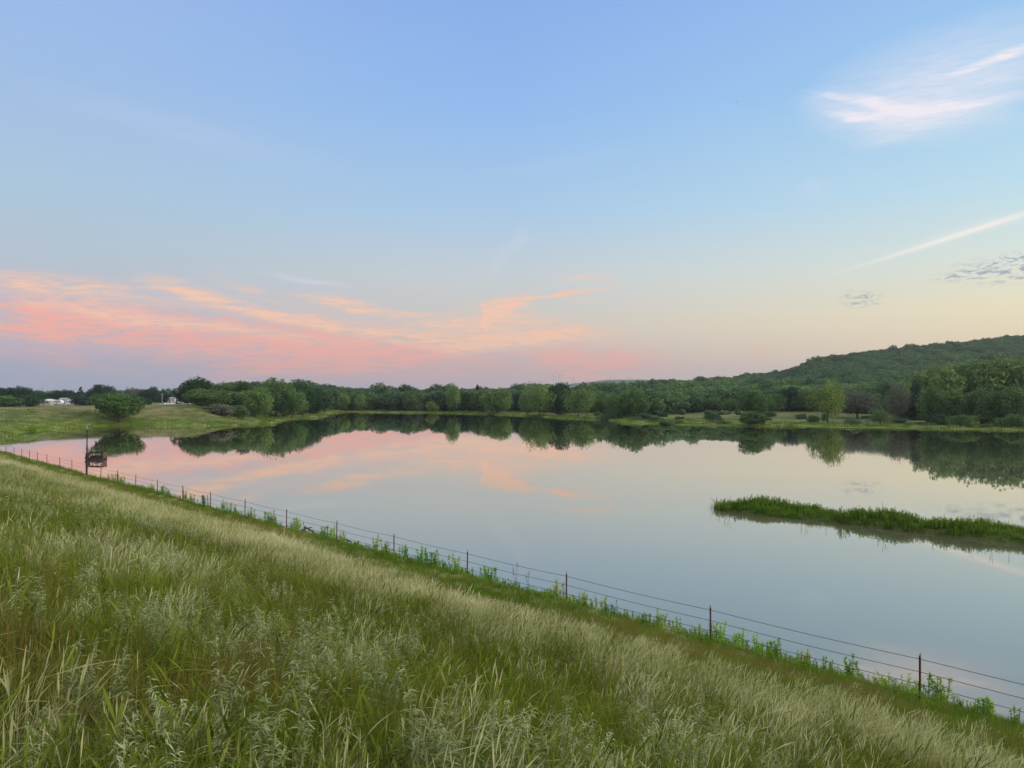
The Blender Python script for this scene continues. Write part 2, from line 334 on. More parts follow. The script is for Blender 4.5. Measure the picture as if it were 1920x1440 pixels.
def height(X, Y, full=False):
    X = np.asarray(X, float).ravel(); Y = np.asarray(Y, float).ravel(); P = np.stack([X, Y], 1)
    r = np.hypot(X, Y); sd, idx = sdist(P, POND); land = -sd
    u = -((P - F0) @ OUT); s = (P - F0) @ DV
    gen = 0.22 * (1 - np.exp(-np.maximum(land, 0) / .5)) + 2.4 * sm(land, 0, 150) + .5 * fbm(X * .05, Y * .05) * sm(land, 4, 30)
    # near dam
    zn = np.where(u > 0, 1.0 + .301 * u, 1.0 + .345 * u)
    over = np.maximum(u - 23.0, 0); zn = np.where(u > 23, np.maximum(7.92 - .3 * np.maximum(over - 6, 0), 1.5), zn)
    zn = zn + .16 * fbm(X * .35, Y * .35) * sm(u, -3, 3)
    wn = (1 - sm(s, 105, 135)) * sm(u, -SHORE - 1.5, -SHORE + .3)
    wn = np.where(sd > 0, 0, wn) * (Y < 200)
    # left bank: the dam curving away
    isl = (idx >= NN - 1) & (idx < NL)
    tl = np.clip((Y - 120) / 100, 0, 1)
    cr = 6.8 - 2.4 * tl
    zl = np.minimum(.26 * np.maximum(land, 0), cr + .35 * fbm(X * .06, Y * .06)); zl = np.minimum(zl, cr) - 3.6 * sm(land, 50, 190)
    zl = np.maximum(zl, gen)
    wl = sm(s, 100, 130) * (1 - sm(X, -104, -78)) * (X < -60)
    z = gen * (1 - wl) + zl * wl
    z = z * (1 - wn) + np.maximum(zn, 0.02) * wn
    z = np.where(sd > 0, -np.minimum(.25 * sd + .05, 2.0), z)
    # island
    si, _ = sdist(P, ISL); z = np.where(si > -.6, np.maximum(z, (.34 + .5 * (vn(X * .35, Y * .35) - .4)) * (1 - np.exp(-np.maximum(si, 0) / .5)) + np.minimum(si, 0) * .3), z)
    # wooded hill to the right
    xp = np.where(Y > 1, 960 + F * X / np.maximum(Y, 1), np.where(X > 0, 4000, -4000)); xp = np.clip(xp, -4000, 4000)
    yr = np.interp(xp, RID[:, 0], RID[:, 1]); Dr = np.interp(xp, RDD[:, 0], RDD[:, 1])
    Yh = np.where(xp > 2500, r, Y)
    zr = np.maximum(CZ + (HY - yr) / F * Dr - 8.6, 3); D0 = np.interp(xp, [1000, 1500, 1920, 2500], [330, 330, 270, 270])
    t = (Yh - D0) / (Dr - D0); hs = np.where(t < 1, np.clip(t, 0, 1) ** 1.45, 1 - np.minimum((t - 1) * .8, 1.0))
    hm = sm(xp, 1000, 1200); hill = (zr - 3) * hs * hm * (1 + .25 * fbm(X * .008, Y * .008) * np.clip(1 - np.abs(t), 0, 1))
    z = z + np.maximum(hill, 0) * (t > 0)
    # far blue hills
    kn = np.exp(-((xp - 978) / 26) ** 2) * 46 + np.exp(-((xp - 930) / 30) ** 2) * 22
    me_ = sm(xp, 1030, 1075) * (60 + 24 * sm(xp, 1060, 1150)) * (1 - .1 * sm(xp, 1250, 1320))
    z = z + (kn + me_ + 6 * fbm(xp * .03, Y * .002)) * np.exp(-((Y - 4300) / 450) ** 2) * (Y > 2500) * (xp > 850)
    if full: return z, sd, si, u, s, wl, hm * np.clip(t * 8, 0, 1) * (t > 0), land, xp
    return z
def gz(x, y): return float(height([x], [y])[0])

# ------------------------------------------------------------------ ground sheet
azs = np.concatenate([np.linspace(-180, -48, 34)[:-1], np.linspace(-48, 48, 641), np.linspace(48, 180, 34)[1:]])
rs = np.concatenate([[0.02], np.exp(np.arange(math.log(.6), math.log(6000), .0125))])
AZ, RR = np.meshgrid(np.radians(azs), rs, indexing='ij')
X = RR * np.sin(AZ); Y = RR * np.cos(AZ)
z, sd, si, u, s, wl, hf, land, xp = height(X, Y, True)
Xf, Yf = X.ravel(), Y.ravel()
forest = np.maximum(hf, (Yf > 2000) * 1.0)
dry = np.clip(fbm(Xf * .03, Yf * .05) * 2.2 + .35 + .45 * wl + .15 * sm(land, 15, 60) - .9 * np.exp(-np.maximum(land, 0) / 9), 0, 1)
lush = np.exp(-(np.maximum(land, 0) / (6 + 20 * sm(xp, 1130, 1200) * (1 - sm(xp, 1480, 1560)) * (Yf > 150))) ** 2) * (land > 0)
gravel = np.maximum(np.exp(-(((Xf + 232) / 42) ** 2 + ((Yf - 432) / 12) ** 2) ** 2), np.exp(-(((Xf + 196) / 26) ** 2 + ((Yf - 440) / 16) ** 2) ** 2))
na, nr = AZ.shape
I = np.arange(na * nr).reshape(na, nr)
q = np.stack([I[:-1, :-1], I[1:, :-1], I[1:, 1:], I[:-1, 1:]], -1).reshape(-1, 4)
me = quadmesh('ground', np.stack([Xf, Yf, z], 1), None, {'forest': forest, 'dry': dry, 'lush': lush, 'gravel': gravel, 'pale': sm(u, 8, 11) * (land > 0)}, True, q)
gm = bpy.data.materials.new('ground'); gm.use_nodes = True; t = NT(gm.node_tree)
att = lambda n: t.n('ShaderNodeAttribute', attribute_name=n).outputs['Fac']
gc = t.n('ShaderNodeTexCoord').outputs['Object']
n1 = t.noise(gc, .35, 6, .7); n2 = t.noise(gc, 3.0, 5, .65); n3 = t.noise(gc, .06, 4, .6)
grn = t.ramp(n1, [(.3, (.045, .075, .018)), (.55, (.085, .125, .03)), (.75, (.15, .17, .06))])
stw = t.ramp(n1, [(.3, (.13, .125, .05)), (.55, (.22, .20, .09)), (.75, (.32, .28, .14))])
lus = t.ramp(n2, [(.3, (.09, .155, .015)), (.7, (.20, .29, .035))])
c = t.mix(t.m('ADD', att('dry'), t.mr(n3, .4, .65, -.35, .35), clamp=True), grn, stw)
c = t.mix(t.m('MULTIPLY', att('lush'), .8), c, lus)
c = t.mix(att('gravel'), c, (.42, .40, .37, 1))
c = t.mix(att('forest'), c, t.ramp(n2, [(.3, (.03, .06, .03)), (.7, (.06, .105, .04))]))
sepz = t.n('ShaderNodeSeparateXYZ'); t.l(gc, sepz.inputs[0])
c = t.mix(t.mr(sepz.outputs[2], -.25, .10, 1, 0), c, (.09, .075, .05, 1))
p = t.n('ShaderNodeBsdfPrincipled'); p.inputs['Roughness'].default_value = .95; t.l(c, p.inputs['Base Color']); p.inputs['Specular IOR Level'].default_value = .1
bp = t.n('ShaderNodeBump'); bp.inputs['Strength'].default_value = .6; bp.inputs['Distance'].default_value = .25; t.l(n2, bp.inputs['Height']); t.l(bp.outputs[0], p.inputs['Normal'])
o = t.n('ShaderNodeOutputMaterial'); t.l(p.outputs[0], o.inputs[0])
me.materials.append(gm)
g = bpy.data.objects.new('ground', me); col.objects.link(g); g['kind'] = 'structure'

# ------------------------------------------------------------------ water
wm = bpy.data.materials.new('pond_water'); wm.use_nodes = True; t = NT(wm.node_tree)
gc = t.n('ShaderNodeTexCoord').outputs['Object']
mp = t.n('ShaderNodeMapping'); t.l(gc, mp.inputs[0]); mp.inputs['Rotation'].default_value = (0, 0, R(20)); mp.inputs['Scale'].default_value = (.9, .35, 1)
wn_ = t.noise(mp.outputs[0], 1.6, 4, .55)
patch = t.mr(t.noise(gc, .02, 3, .5), .42, .62, .25, 1.0, True)
body = t.n('ShaderNodeBsdfDiffuse'); t.l(t.ramp(t.noise(gc, .03, 3, .5), [(.35, (.130, .125, .085)), (.65, (.155, .146, .098))]), body.inputs[0])
gl = t.n('ShaderNodeBsdfGlossy'); gl.inputs[0].default_value = (.97, .965, .94, 1); t.l(t.mr(t.noise(mp.outputs[0], .05, 4, .6), .35, .65, .006, .03), gl.inputs['Roughness'])
bp = t.n('ShaderNodeBump'); bp.inputs['Distance'].default_value = .010; t.l(t.m('MULTIPLY', patch, .26), bp.inputs['Strength']); t.l(wn_, bp.inputs['Height']); t.l(bp.outputs[0], gl.inputs['Normal'])
fr = t.n('ShaderNodeFresnel'); fr.inputs[0].default_value = 1.33
mx = t.n('ShaderNodeMixShader'); t.l(t.m('MULTIPLY', t.m('POWER', fr.outputs[0], .66), 1.2, clamp=True), mx.inputs[0]); t.l(body.outputs[0], mx.inputs[1]); t.l(gl.outputs[0], mx.inputs[2])
o = t.n('ShaderNodeOutputMaterial'); t.l(mx.outputs[0], o.inputs[0])
wb = MB(); wb.add([(-160, -40, 0), (175, -40, 0), (175, 400, 0), (-160, 400, 0)], [(0, 1, 2, 3)])
wo_ = wb.build('water', wm); wo_['kind'] = 'structure'

# ------------------------------------------------------------------ grass and herb clumps
def blades(n, spread, h0, h1, wd, lean, curl, seg=4, head=0.0, headw=3.0, wind=(.0, .0), seed=0, bare=False):
    g = np.random.default_rng(seed)
    bx = g.normal(0, spread, (n, 2)); h = g.uniform(h0, h1, n); a = g.uniform(0, 2 * np.pi, n); ln = np.abs(g.normal(0, lean, n))
    d = np.stack([np.cos(a) * ln + wind[0], np.sin(a) * ln + wind[1]], 1)
    cu = g.uniform(.3, 1, n) * curl; fa = g.uniform(0, 2 * np.pi, n)
    side = np.stack([np.cos(fa), np.sin(fa), np.zeros(n)], 1)
    tt = np.linspace(0, 1, seg + 1); V = []; TT = []
    for k, t_ in enumerate(tt):
        off = d * (t_ * .5 + cu[:, None] * t_ ** 2.2)
        zz = h * (t_ - .45 * cu * np.linalg.norm(d, axis=1) * t_ ** 2.5)
        c = np.stack([bx[:, 0] + off[:, 0] * h, bx[:, 1] + off[:, 1] * h, zz], 1)
        wk = wd * (1 - t_ ** 1.5 * .85)
        if head and t_ > 1 - head: wk = wd * headw * (1.0 if k < seg else .25)
        V.append(c - side * wk / 2); V.append(c + side * wk / 2); TT.append(t_)
    V = np.stack(V, 1); m = 2 * (seg + 1); base_ = (np.arange(n) * m)[:, None]
    qs = []
    for k in range(seg): qs.append(base_ + np.array([2 * k, 2 * k + 1, 2 * k + 3, 2 * k + 2]))
    q = np.stack(qs, 1).reshape(-1, 4)
    r = np.repeat(np.clip(g.normal(.5, .22, n), 0, 1), m); tv = np.tile(np.repeat(TT, 2), n)
    return V.reshape(-1, 3), q, r, tv
def combine(parts):
    vs, qs, rs_, ts = [], [], [], []; o = 0
    for v, q, r, t_ in parts: vs.append(v); qs.append(q + o); rs_.append(r); ts.append(t_); o += len(v)
    return np.concatenate(vs), np.concatenate(qs), np.concatenate(rs_), np.concatenate(ts)
def clump(name, m, *parts):
    v, q, r, t_ = combine(parts)
    me = quadmesh(name, v, m, {'r': r, 't': t_}, False, q)
    return bpy.data.objects.new(name, me)
def leafy(seed, nstem, h, nleaf, ll, lw, spread=.08, lean=.2, droop=.3, up=.4, seg=3, top=1.0):
    """stems carrying narrow curved leaves"""
    g = np.random.default_rng(seed); parts = []
    V = []; Rr = []; Tt = []
    for i in range(nstem):
        b = np.append(g.normal(0, spread, 2), 0); hh = h * g.uniform(.6, 1); a = g.uniform(0, 6.28); ln = abs(g.normal(0, lean))
        tip = b + np.array([math.cos(a) * ln * hh, math.sin(a) * ln * hh, hh])
        f = lambda k: b + (tip - b) * k + np.array([math.cos(a), math.sin(a), 0]) * ln * hh * .4 * (k * k - k)
        # stem strip
        for sdir in (np.array([1, 0, 0.]), np.array([0, 1., 0])):
            w_ = lw * .22
            for k in range(4):
                p0, p1 = f(k / 4), f((k + 1) / 4); V.append([p0 - sdir * w_, p0 + sdir * w_, p1 + sdir * w_ * .8, p1 - sdir * w_ * .8]); Rr += [.35] * 4; Tt += [.5] * 4
        for j in range(nleaf):
            k = g.uniform(.12, 1) ** .8; c = f(k); la = g.uniform(0, 6.28); L = ll * g.uniform(.55, 1.1) * (1.15 - .5 * k * top)
            dr = np.array([math.cos(la), math.sin(la), 0]); sd_ = np.array([-math.sin(la), math.cos(la), 0]); e = g.uniform(up - .35, up + .35)
            rv = float(np.clip(g.normal(.45 + .15 * k, .2), 0, 1)); prev = None
            tw = g.uniform(-.5, .5); sd_ = sd_ + np.array([0, 0, tw])
            for q_ in range(seg + 1):
                s_ = q_ / seg; pt = c + dr * L * s_ * .9 + np.array([0, 0, L * (e * s_ - droop * s_ * s_)])
                wd = lw * (.35 + 1.3 * s_ if s_ < .5 else 1.9 * (1 - s_) + .08) * .5
                cur = (pt - sd_ * wd, pt + sd_ * wd)
                if prev is not None: V.append([prev[0], prev[1], cur[1], cur[0]]); Rr += [rv] * 4; Tt += [.7] * 4
                prev = cur
    V = np.array(V); n = len(V)
    return V.reshape(-1, 3), np.arange(n * 4).reshape(-1, 4), np.array(Rr), np.array(Tt)
protos = []
def P_(name, m, *parts): o = clump('%02d_%s' % (len(protos), name), m, *parts); protos.append(o); return len(protos) - 1
W = (.10, -.05)
G_near = [P_('green', M['green'], blades(140, .14, .12, .44, .0037, .36, 1.0, 4, wind=W, seed=i), blades(7, .14, .36, .58, .0034, .5, 1.6, 8, head=.28, headw=4.2, wind=W, seed=i + 700)) for i in range(3)]
S_near = [P_('straw', M['straw'], blades(34, .14, .28, .56, .0026, .42, 1.3, 7, head=.26, headw=3.6, wind=(.10, -.03), seed=10 + i), blades(34, .14, .15, .42, .0032, .4, 1.0, 4, wind=W, seed=15 + i)) for i in range(3)]
O_near = [P_('olive', M['olive'], blades(60, .14, .12, .42, .005, .3, .8, 4, wind=W, seed=20 + i)) for i in range(2)]
H_near = [P_('herb', M['silver'], leafy(30 + i, 6, .50, 46, .085, .0075, .09, .35, .75, .45, 4), blades(30, .12, .12, .35, .0045, .34, .9, 4, wind=W, seed=730 + i)) for i in range(3)]
G_far = [P_('greenfar', M['green'], blades(60, .22, .2, .46, .010, .32, .8, 3, wind=W, seed=40 + i)) for i in range(2)]
S_far = [P_('strawfar', M['straw'], blades(80, .24, .2, .50, .006, .45, 1.1, 4, head=.3, headw=2.0, wind=(.12, -.04), seed=50 + i)) for i in range(2)]
O_far = [P_('olivefar', M['olive'], blades(50, .22, .12, .36, .012, .3, .7, 3, wind=W, seed=60 + i)) for i in range(2)]
H_far = [P_('herbfar', M['silver'], leafy(70 + i, 7, .50, 16, .12, .022, .16, .22, .4, .4, 2)) for i in range(2)]
B_far = [P_('brightfar', M['bright'], blades(60, .22, .12, .38, .014, .3, .6, 3, wind=W, seed=80 + i)) for i in range(2)]
W_far = [P_('reedfar', M['weedstuff'], leafy(90 + i, 4, .55, 24, .13, .036, .14, .18, .35, .5, 2)) for i in range(3)]
def scatter(name, pts, rot, scl, idx, tint, plist, label, kindcol='stuff'):
    c = bpy.data.collections.new(name + '_kinds')
    for o in plist:
        if o.name not in c.objects: c.objects.link(o)
    order = sorted(range(len(plist)), key=lambda i: plist[i].name); remap = np.zeros(len(plist), int)
    for k, i in enumerate(order): remap[i] = k
    me = bpy.data.meshes.new(name); me.vertices.add(len(pts)); me.vertices.foreach_set('co', np.asarray(pts, np.float32).ravel())
    def A(n, ty, arr, key): at = me.attributes.new(n, ty, 'POINT'); at.data.foreach_set(key, arr)
    A('rot', 'FLOAT_VECTOR', np.asarray(rot, np.float32).ravel(), 'vector'); A('scl', 'FLOAT_VECTOR', np.asarray(scl, np.float32).ravel(), 'vector')
    A('idx', 'INT', remap[np.asarray(idx)].astype(np.int32), 'value'); A('tint', 'FLOAT', np.asarray(tint, np.float32), 'value')
    o = bpy.data.objects.new(name, me); col.objects.link(o)
    ng = bpy.data.node_groups.new(name, 'GeometryNodeTree')
    ng.interface.new_socket('Geometry', in_out='INPUT', socket_type='NodeSocketGeometry'); ng.interface.new_socket('Geometry', in_out='OUTPUT', socket_type='NodeSocketGeometry')
    gi = ng.nodes.new('NodeGroupInput'); go = ng.nodes.new('NodeGroupOutput'); ip = ng.nodes.new('GeometryNodeInstanceOnPoints')
    ci = ng.nodes.new('GeometryNodeCollectionInfo'); ci.inputs['Collection'].default_value = c; ci.inputs['Separate Children'].default_value = True; ci.inputs['Reset Children'].default_value = True
    def NA(n, ty): a = ng.nodes.new('GeometryNodeInputNamedAttribute'); a.data_type = ty; a.inputs[0].default_value = n; return a.outputs[0]
    L = ng.links.new
    L(gi.outputs[0], ip.inputs['Points']); L(ci.outputs[0], ip.inputs['Instance']); ip.inputs['Pick Instance'].default_value = True
    L(NA('idx', 'INT'), ip.inputs['Instance Index']); L(NA('rot', 'FLOAT_VECTOR'), ip.inputs['Rotation']); L(NA('scl', 'FLOAT_VECTOR'), ip.inputs['Scale'])
    L(ip.outputs[0], go.inputs[0])
    md = o.modifiers.new('scatter', 'NODES'); md.node_group = ng
    tag(o, label[0], label[1], kind=kindcol)
    return o
def infrustum(x, y, m=60): xp_ = 960 + F * x / np.maximum(y, .2); return (y > .8) & (xp_ > -m - 120 / np.maximum(y, 1) * 3) & (xp_ < 1920 + m + 300 / np.maximum(y, 1))
# slope grass: sample along the dam with density falling with distance
def sample_slope(n, s0, s1, u0, u1):
    s_ = rng.uniform(s0, s1, n); u_ = rng.uniform(u0, u1, n); P = F0 + DV * s_[:, None] - OUT * u_[:, None]
    return P[:, 0], P[:, 1], u_
PX, PY, PU, LOD = [], [], [], []
def band(dens, rmin, rmax, lod, jitter=.15):
    area = 210 * 26; n = int(area * dens); x, y, u_ = sample_slope(n, -60, 150, -3.4, 22.6)
    r = np.hypot(x, y) * (1 + rng.normal(0, jitter, n)); k = infrustum(x, y) & (r >= rmin) & (r < rmax) & (np.hypot(x, y) > 2.3)
    PX.append(x[k]); PY.append(y[k]); PU.append(u_[k]); LOD.append(np.full(k.sum(), lod))
band(38, 0, 5.5, 0); band(24, 5.5, 11, 0); band(15, 11, 19, 0); band(15, 19, 45, 1); band(8, 45, 90, 1); band(4, 90, 170, 1)
x = np.concatenate(PX); y = np.concatenate(PY); uu = np.concatenate(PU); lod = np.concatenate(LOD); n = len(x)
nzA = vn2(x * .55 + 9, y * .55) ; nzB = vn(x * .9 + 40, y * .9 + 7); nzC = vn2(x * .16 + 3, y * .16 + 30); rr = rng.random(n)
ub = uu + (vn(x * .4, y * .4 + 60) - .5) * 3.4 + (vn2(x * 1.3, y * 1.3 + 60) - .5) * 1.6; ub_ = ub
w_straw = (.5 + .9 * sm(nzB, .35, .65)) * np.exp(-(np.abs(ub - 11.3) / 2.5) ** 2.4) * 1.9 + .34 * (uu > 5) * sm(nzA, .4, .7) + .06 + .9 * (uu > 12) * sm(nzC, .4, .7)
dd_ = np.hypot(x, y); w_herb = sm(uu, 11.5, 14.5) * (sm(nzA, .52, .74) * (.25 + 1.5 * sm(dd_, 4, 9)) + .03 + .5 * sm(dd_, 7, 14)) + .5 * (uu > 13) * sm(dd_, 14, 35)
w_green = .35 + .8 * np.exp(-((ub_ - 11.5) / 3) ** 2) + 1.9 * sm(uu, 11, 15) * (1 - .5 * sm(nzA, .5, .7)) + .2 * (uu < 9)
w_olive = .25 + 2.6 * sm(nzB, .45, .7) * (uu > 12) + 2.2 * (uu < 9.5) * sm(nzC + .25 * (nzA - .5), .42, .6)
w_bright = 1.6 * (ub < 8.8) * (1 - .55 * sm(nzB, .45, .65))
Wt = np.stack([w_green, w_straw, w_olive, w_herb, w_bright], 1); Wt /= Wt.sum(1, keepdims=True); cum = Wt.cumsum(1); kind = (rr[:, None] > cum).sum(1)
kinds_near = [G_near, S_near, O_near, H_near, B_far]; kinds_far = [G_far, S_far, O_far, H_far, B_far]
idx = np.array([random.choice((kinds_near if l == 0 else kinds_far)[k]) for k, l in zip(kind, lod)])
hz = height(x, y)
scv = rng.uniform(.75, 1.2, n) * np.where(uu < 8.5, .62, 1.0) * np.where(kind == 3, .85, 1) * (1 - .15 * sm(np.hypot(x, y), 0, 4) * 0)
near = np.hypot(x, y) < 2.2
keep = (hz > .02)
scl = np.stack([scv, scv, scv * rng.uniform(.85, 1.15, n)], 1)
rot = np.stack([rng.normal(0, .08, n), rng.normal(0, .08, n), rng.uniform(-.9, .9, n)], 1)
rot[:, 2] = np.where((kind == 1), rot[:, 2] * .6, rng.uniform(0, 6.28, n))
tint = np.clip(.5 + (nzC - .5) * .9 + rng.normal(0, .16, n), 0, 1)
scatter('slope_grass', np.stack([x, y, hz - .02], 1)[keep], rot[keep], scl[keep], idx[keep], tint[keep], protos, ('tall mixed green and straw grass with silvery weeds covering the dam slope', 'grass'))
print('slope clumps', keep.sum())

# shore fringe and island plants
def fringe(name, dens, box_, cond, kinds, label, smin=.6, smax=1.1):
    x0, x1, y0, y1 = box_; n = int((x1 - x0) * (y1 - y0) * dens); X_ = rng.uniform(x0, x1, n); Y_ = rng.uniform(y0, y1, n)
    k = infrustum(X_, Y_, 200); X_, Y_ = X_[k], Y_[k]
    zz, sd_, si_, u_, s_, wl_, hf_, land_, xp_ = height(X_, Y_, True); k = cond(zz, sd_, si_, u_, s_, land_, X_, Y_); X_, Y_, zz = X_[k], Y_[k], zz[k]; n = len(X_)
    id_ = np.array([random.choice(kinds) for _ in range(n)]); sv = rng.uniform(smin, smax, n) * (.62 + .76 * vn(X_ * .5, Y_ * .5))
    scatter(name, np.stack([X_, Y_, zz - .02], 1), np.stack([rng.normal(0, .05, n), rng.normal(0, .05, n), rng.uniform(0, 6.28, n)], 1), np.stack([sv] * 3, 1), id_, np.clip(rng.normal(.5, .22, n), 0, 1), protos, label)
    print(name, n)
fringe('island_plants', 17, (14, 60, 34, 64), lambda z, sd, si, u, s, land, x, y: si > -.38 + .45 * vn2(x * 1.7, y * 1.7), B_far + B_far + W_far, ('dense green leafy plants covering the low island spit', 'island plants'), .75, 1.25)
fringe('shore_plants', 7, (-110, 45, 8, 165), lambda z, sd, si, u, s, land, x, y: (u < 1.2) & (z > .0) & (land > -.2) & (s < 130) & (rng.random(len(x)) < np.where(vn(x * .5, y * .5) > .5, .95, .5)), W_far + W_far + B_far, ('bright green plants between the fence and the near waterline', 'shore plants'), .4, .88)
GB = [P_('bank', M['bright'], blades(50, .7, .2, .8, .06, .25, .5, 2, seed=101)), P_('bankdry', M['straw'], blades(50, .8, .2, .7, .05, .25, .5, 2, seed=102)), P_('bankgreen', M['green'], blades(50, .8, .2, .7, .05, .25, .5, 2, seed=103))]
fringe('far_bank_grass', .35, (-170, 170, 120, 400), lambda z, sd, si, u, s, land, x, y: (land > -.3) & (land < 26) & (z > 0) & (si < -5) & (rng.random(len(x)) < .25 + .75 * np.exp(-np.maximum(land, 0) / 6)), [GB[0], GB[0], GB[2], GB[1]], ('fringe of rough green grass along the far waterline', 'bank grass'), .6, 1.2)

# ------------------------------------------------------------------ weeds standing along the fence and on the island (one object each)
weed_me = []
for i in range(4):
    v, q, r, t_ = combine([leafy(200 + i, 5 + i % 3, .8, 52, .14, .038, .10, .16, .4, .6, 3)]); weed_me.append(quadmesh('foliage', v, M['weed'], {'r': r, 't': t_}, False, q))
v, q, r, t_ = combine([leafy(220, 9, .8, 50, .13, .026, .16, .28, .3, .55, 3)]); bush_me = quadmesh('foliage', v, M['weed'], {'r': r, 't': t_}, False, q)
v, q, r, t_ = combine([leafy(221, 2, 1.1, 22, .10, .022, .03, .08, .1, .7, 2)]); stalk_me = quadmesh('foliage', v, M['weed'], {'r': r, 't': t_}, False, q)
POSTX = [1726, 1333, 1062, 876, 739, 631, 537, 459, 395, 343, 295, 254, 220, 189, 161, 135, 112]
ORD = ['first', 'second', 'third', 'fourth', 'fifth', 'sixth', 'seventh', 'eighth', 'ninth', 'tenth', 'eleventh', 'twelfth', 'thirteenth', 'fourteenth', 'fifteenth', 'sixteenth', 'seventeenth', 'eighteenth']
YG = (.27, .38, .045); GR = (.16, .30, .03); DK = (.05, .16, .025); PL = (.34, .36, .12); BR = (.14, .12, .06)
weeds = [(1900, .5, GR), (1857, .65, YG), (1840, .55, GR), (1825, .4, YG), (1802, .45, GR), (1772, .55, YG), (1759, .8, GR), (1592, .75, GR), (1557, .6, GR), (1507, .7, YG), (1456, .7, GR), (1442, .6, GR), (1420, .7, YG), (1382, .75, YG), (1346, .8, YG),
         (1307, .6, YG), (1265, .6, YG), (1242, .75, YG), (1210, .5, GR), (1130, .7, YG), (1110, .6, YG), (1095, .8, YG), (1067, .5, YG), (1047, .85, YG), (991, .7, BR), (967, .85, BR), (919, .8, GR), (911, .8, GR), (856, 1.0, YG), (832, .7, GR), (817, .9, GR), (801, .9, GR), (786, .9, GR),
         (757, .9, GR), (726, .75, GR), (705, .9, YG), (642, .8, YG), (620, .9, YG), (607, .8, GR), (562, .9, YG), (551, .9, YG), (512, .8, GR), (505, .9, GR), (470, .8, GR), (440, .9, GR), (420, .9, GR), (382, .9, DK), (360, .8, GR), (345, .9, GR), (317, .8, GR), (307, .9, GR), (282, .8, GR), (232, .9, PL), (227, .9, GR), (215, .9, PL), (205, .8, PL)]
def ray_on_dam(px_, o):        # point on the ray through column px_, o metres beyond the fence towards the water
    uu_ = (px_ - 960) / F; pd = float(F0 @ OUT) + o; tt_ = pd / (OUT[0] * uu_ + OUT[1]); return uu_ * tt_, tt_
gaps = {}
for wx, h_, c_ in weeds:
    gi_ = sum(1 for p_ in POSTX if wx < p_); gaps.setdefault(gi_, []).append(wx)
CN = {YG: 'yellow-green', GR: 'fresh green', DK: 'dark green', PL: 'pale green', BR: 'brown spindly'}
for i, (wx, h_, c_) in enumerate(weeds):
    gi_ = sum(1 for p_ in POSTX if wx < p_); L_ = sorted(gaps[gi_]); k = L_.index(wx)
    pos = 'only' if len(L_) == 1 else ('leftmost' if k == 0 else (ORD[k] + ' from left'))
    where = 'among weeds right of the rightmost fence post' if gi_ == 0 else 'between %s and %s fence posts from right' % (ORD[gi_ - 1], ORD[gi_])
    wx_, wy_ = ray_on_dam(wx, .3 + 1.2 * random.random())
    e = empty('shore_weed', (wx_, wy_, gz(wx_, wy_) - .02), random.uniform(0, 6), '%s weed, %s %s' % (CN[c_], pos, where), 'weed', 'upright weeds along the fence')
    s_ = h_ / .8 * 1.2; e.scale = (s_, s_, s_)
    child('foliage', stalk_me if c_ is BR else weed_me[i % 4], e, color=tuple(v * random.uniform(.85, 1.15) for v in c_))
for (wx, sc_, c_, lab) in [(1147, .95, DK, 'dense dark green bush just right of the third fence post from the right'), (1292, .75, GR, 'low green bush just left of the second fence post from the right'), (1655, .85, YG, 'sprawling yellow-green bush, left half of the pair beside the rightmost post'), (1703, 1.0, YG, 'tall yellow-green bush touching the rightmost fence post'),
                           (1026, .85, YG, 'bright yellow bush just left of the third fence post from the right'), (862, .9, YG, 'bright yellow-green bush just left of the fourth fence post from the right')]:
    wx_, wy_ = ray_on_dam(wx, .7); e = empty('shore_bush', (wx_, wy_, gz(wx_, wy_) - .02), wx, lab, 'bush', 'leafy bushes along the fence'); e.scale = (sc_ * .95,) * 3
    child('foliage', bush_me, e, color=c_)
# island stalks
isl = [(1348, 950, .75, 'twiggy leaning weed at the very tip of the island'), (1358, 951, 1.0, 'dark branching weed beside the tip of the island'), (1367, 951, 1.15, 'tallest forked weed near the tip of the island'), (1380, 950, .9, 'dark rounded weed third behind the island tip'), (1503, 963, .9, 'first thin stalk beyond the island hump'), (1511, 964, .95, 'second thin stalk beyond the island hump'),
       (1548, 968, .8, 'stalk left of the island bush'), (1573, 970, 1.25, 'roundest tall leafy weed on the middle of the island'), (1590, 972, 1.1, 'forked stalk just right of the roundest island weed'), (1623, 976, .9, 'leafy weed midway between the two forked island stalks'), (1647, 978, 1.0, 'short forked stalk near the island middle'), (1658, 979, 1.25, 'tallest thin stalk at the middle of the island'),
       (1688, 982, .8, 'leafy stalk right of the tallest middle stalk'), (1748, 990, .9, 'lone feathery stalk on the right half of the island'), (1820, 998, .9, 'thin stalk second from the right edge on the island'), (1860, 1002, 1.05, 'tall pair of stems near the right edge on the island'), (1893, 1005, .9, 'stalk nearest the right edge of the photo on the island')]
for k, (ix, iy, h_, lab) in enumerate(isl):
    x_, y_ = place(ix, iy + 3, .25); e = empty('island_weed', (x_, y_, max(gz(x_, y_), 0) - .02), k, lab, 'weed', 'stalks rising from the island')
    thick = 'leafy' in lab or 'round' in lab; e.scale = (h_ * 1.1,) * 3
    child('foliage', weed_me[k % 4] if thick else stalk_me, e, color=(.10, .16, .03) if k in (1, 3) else (.2, .26, .06))
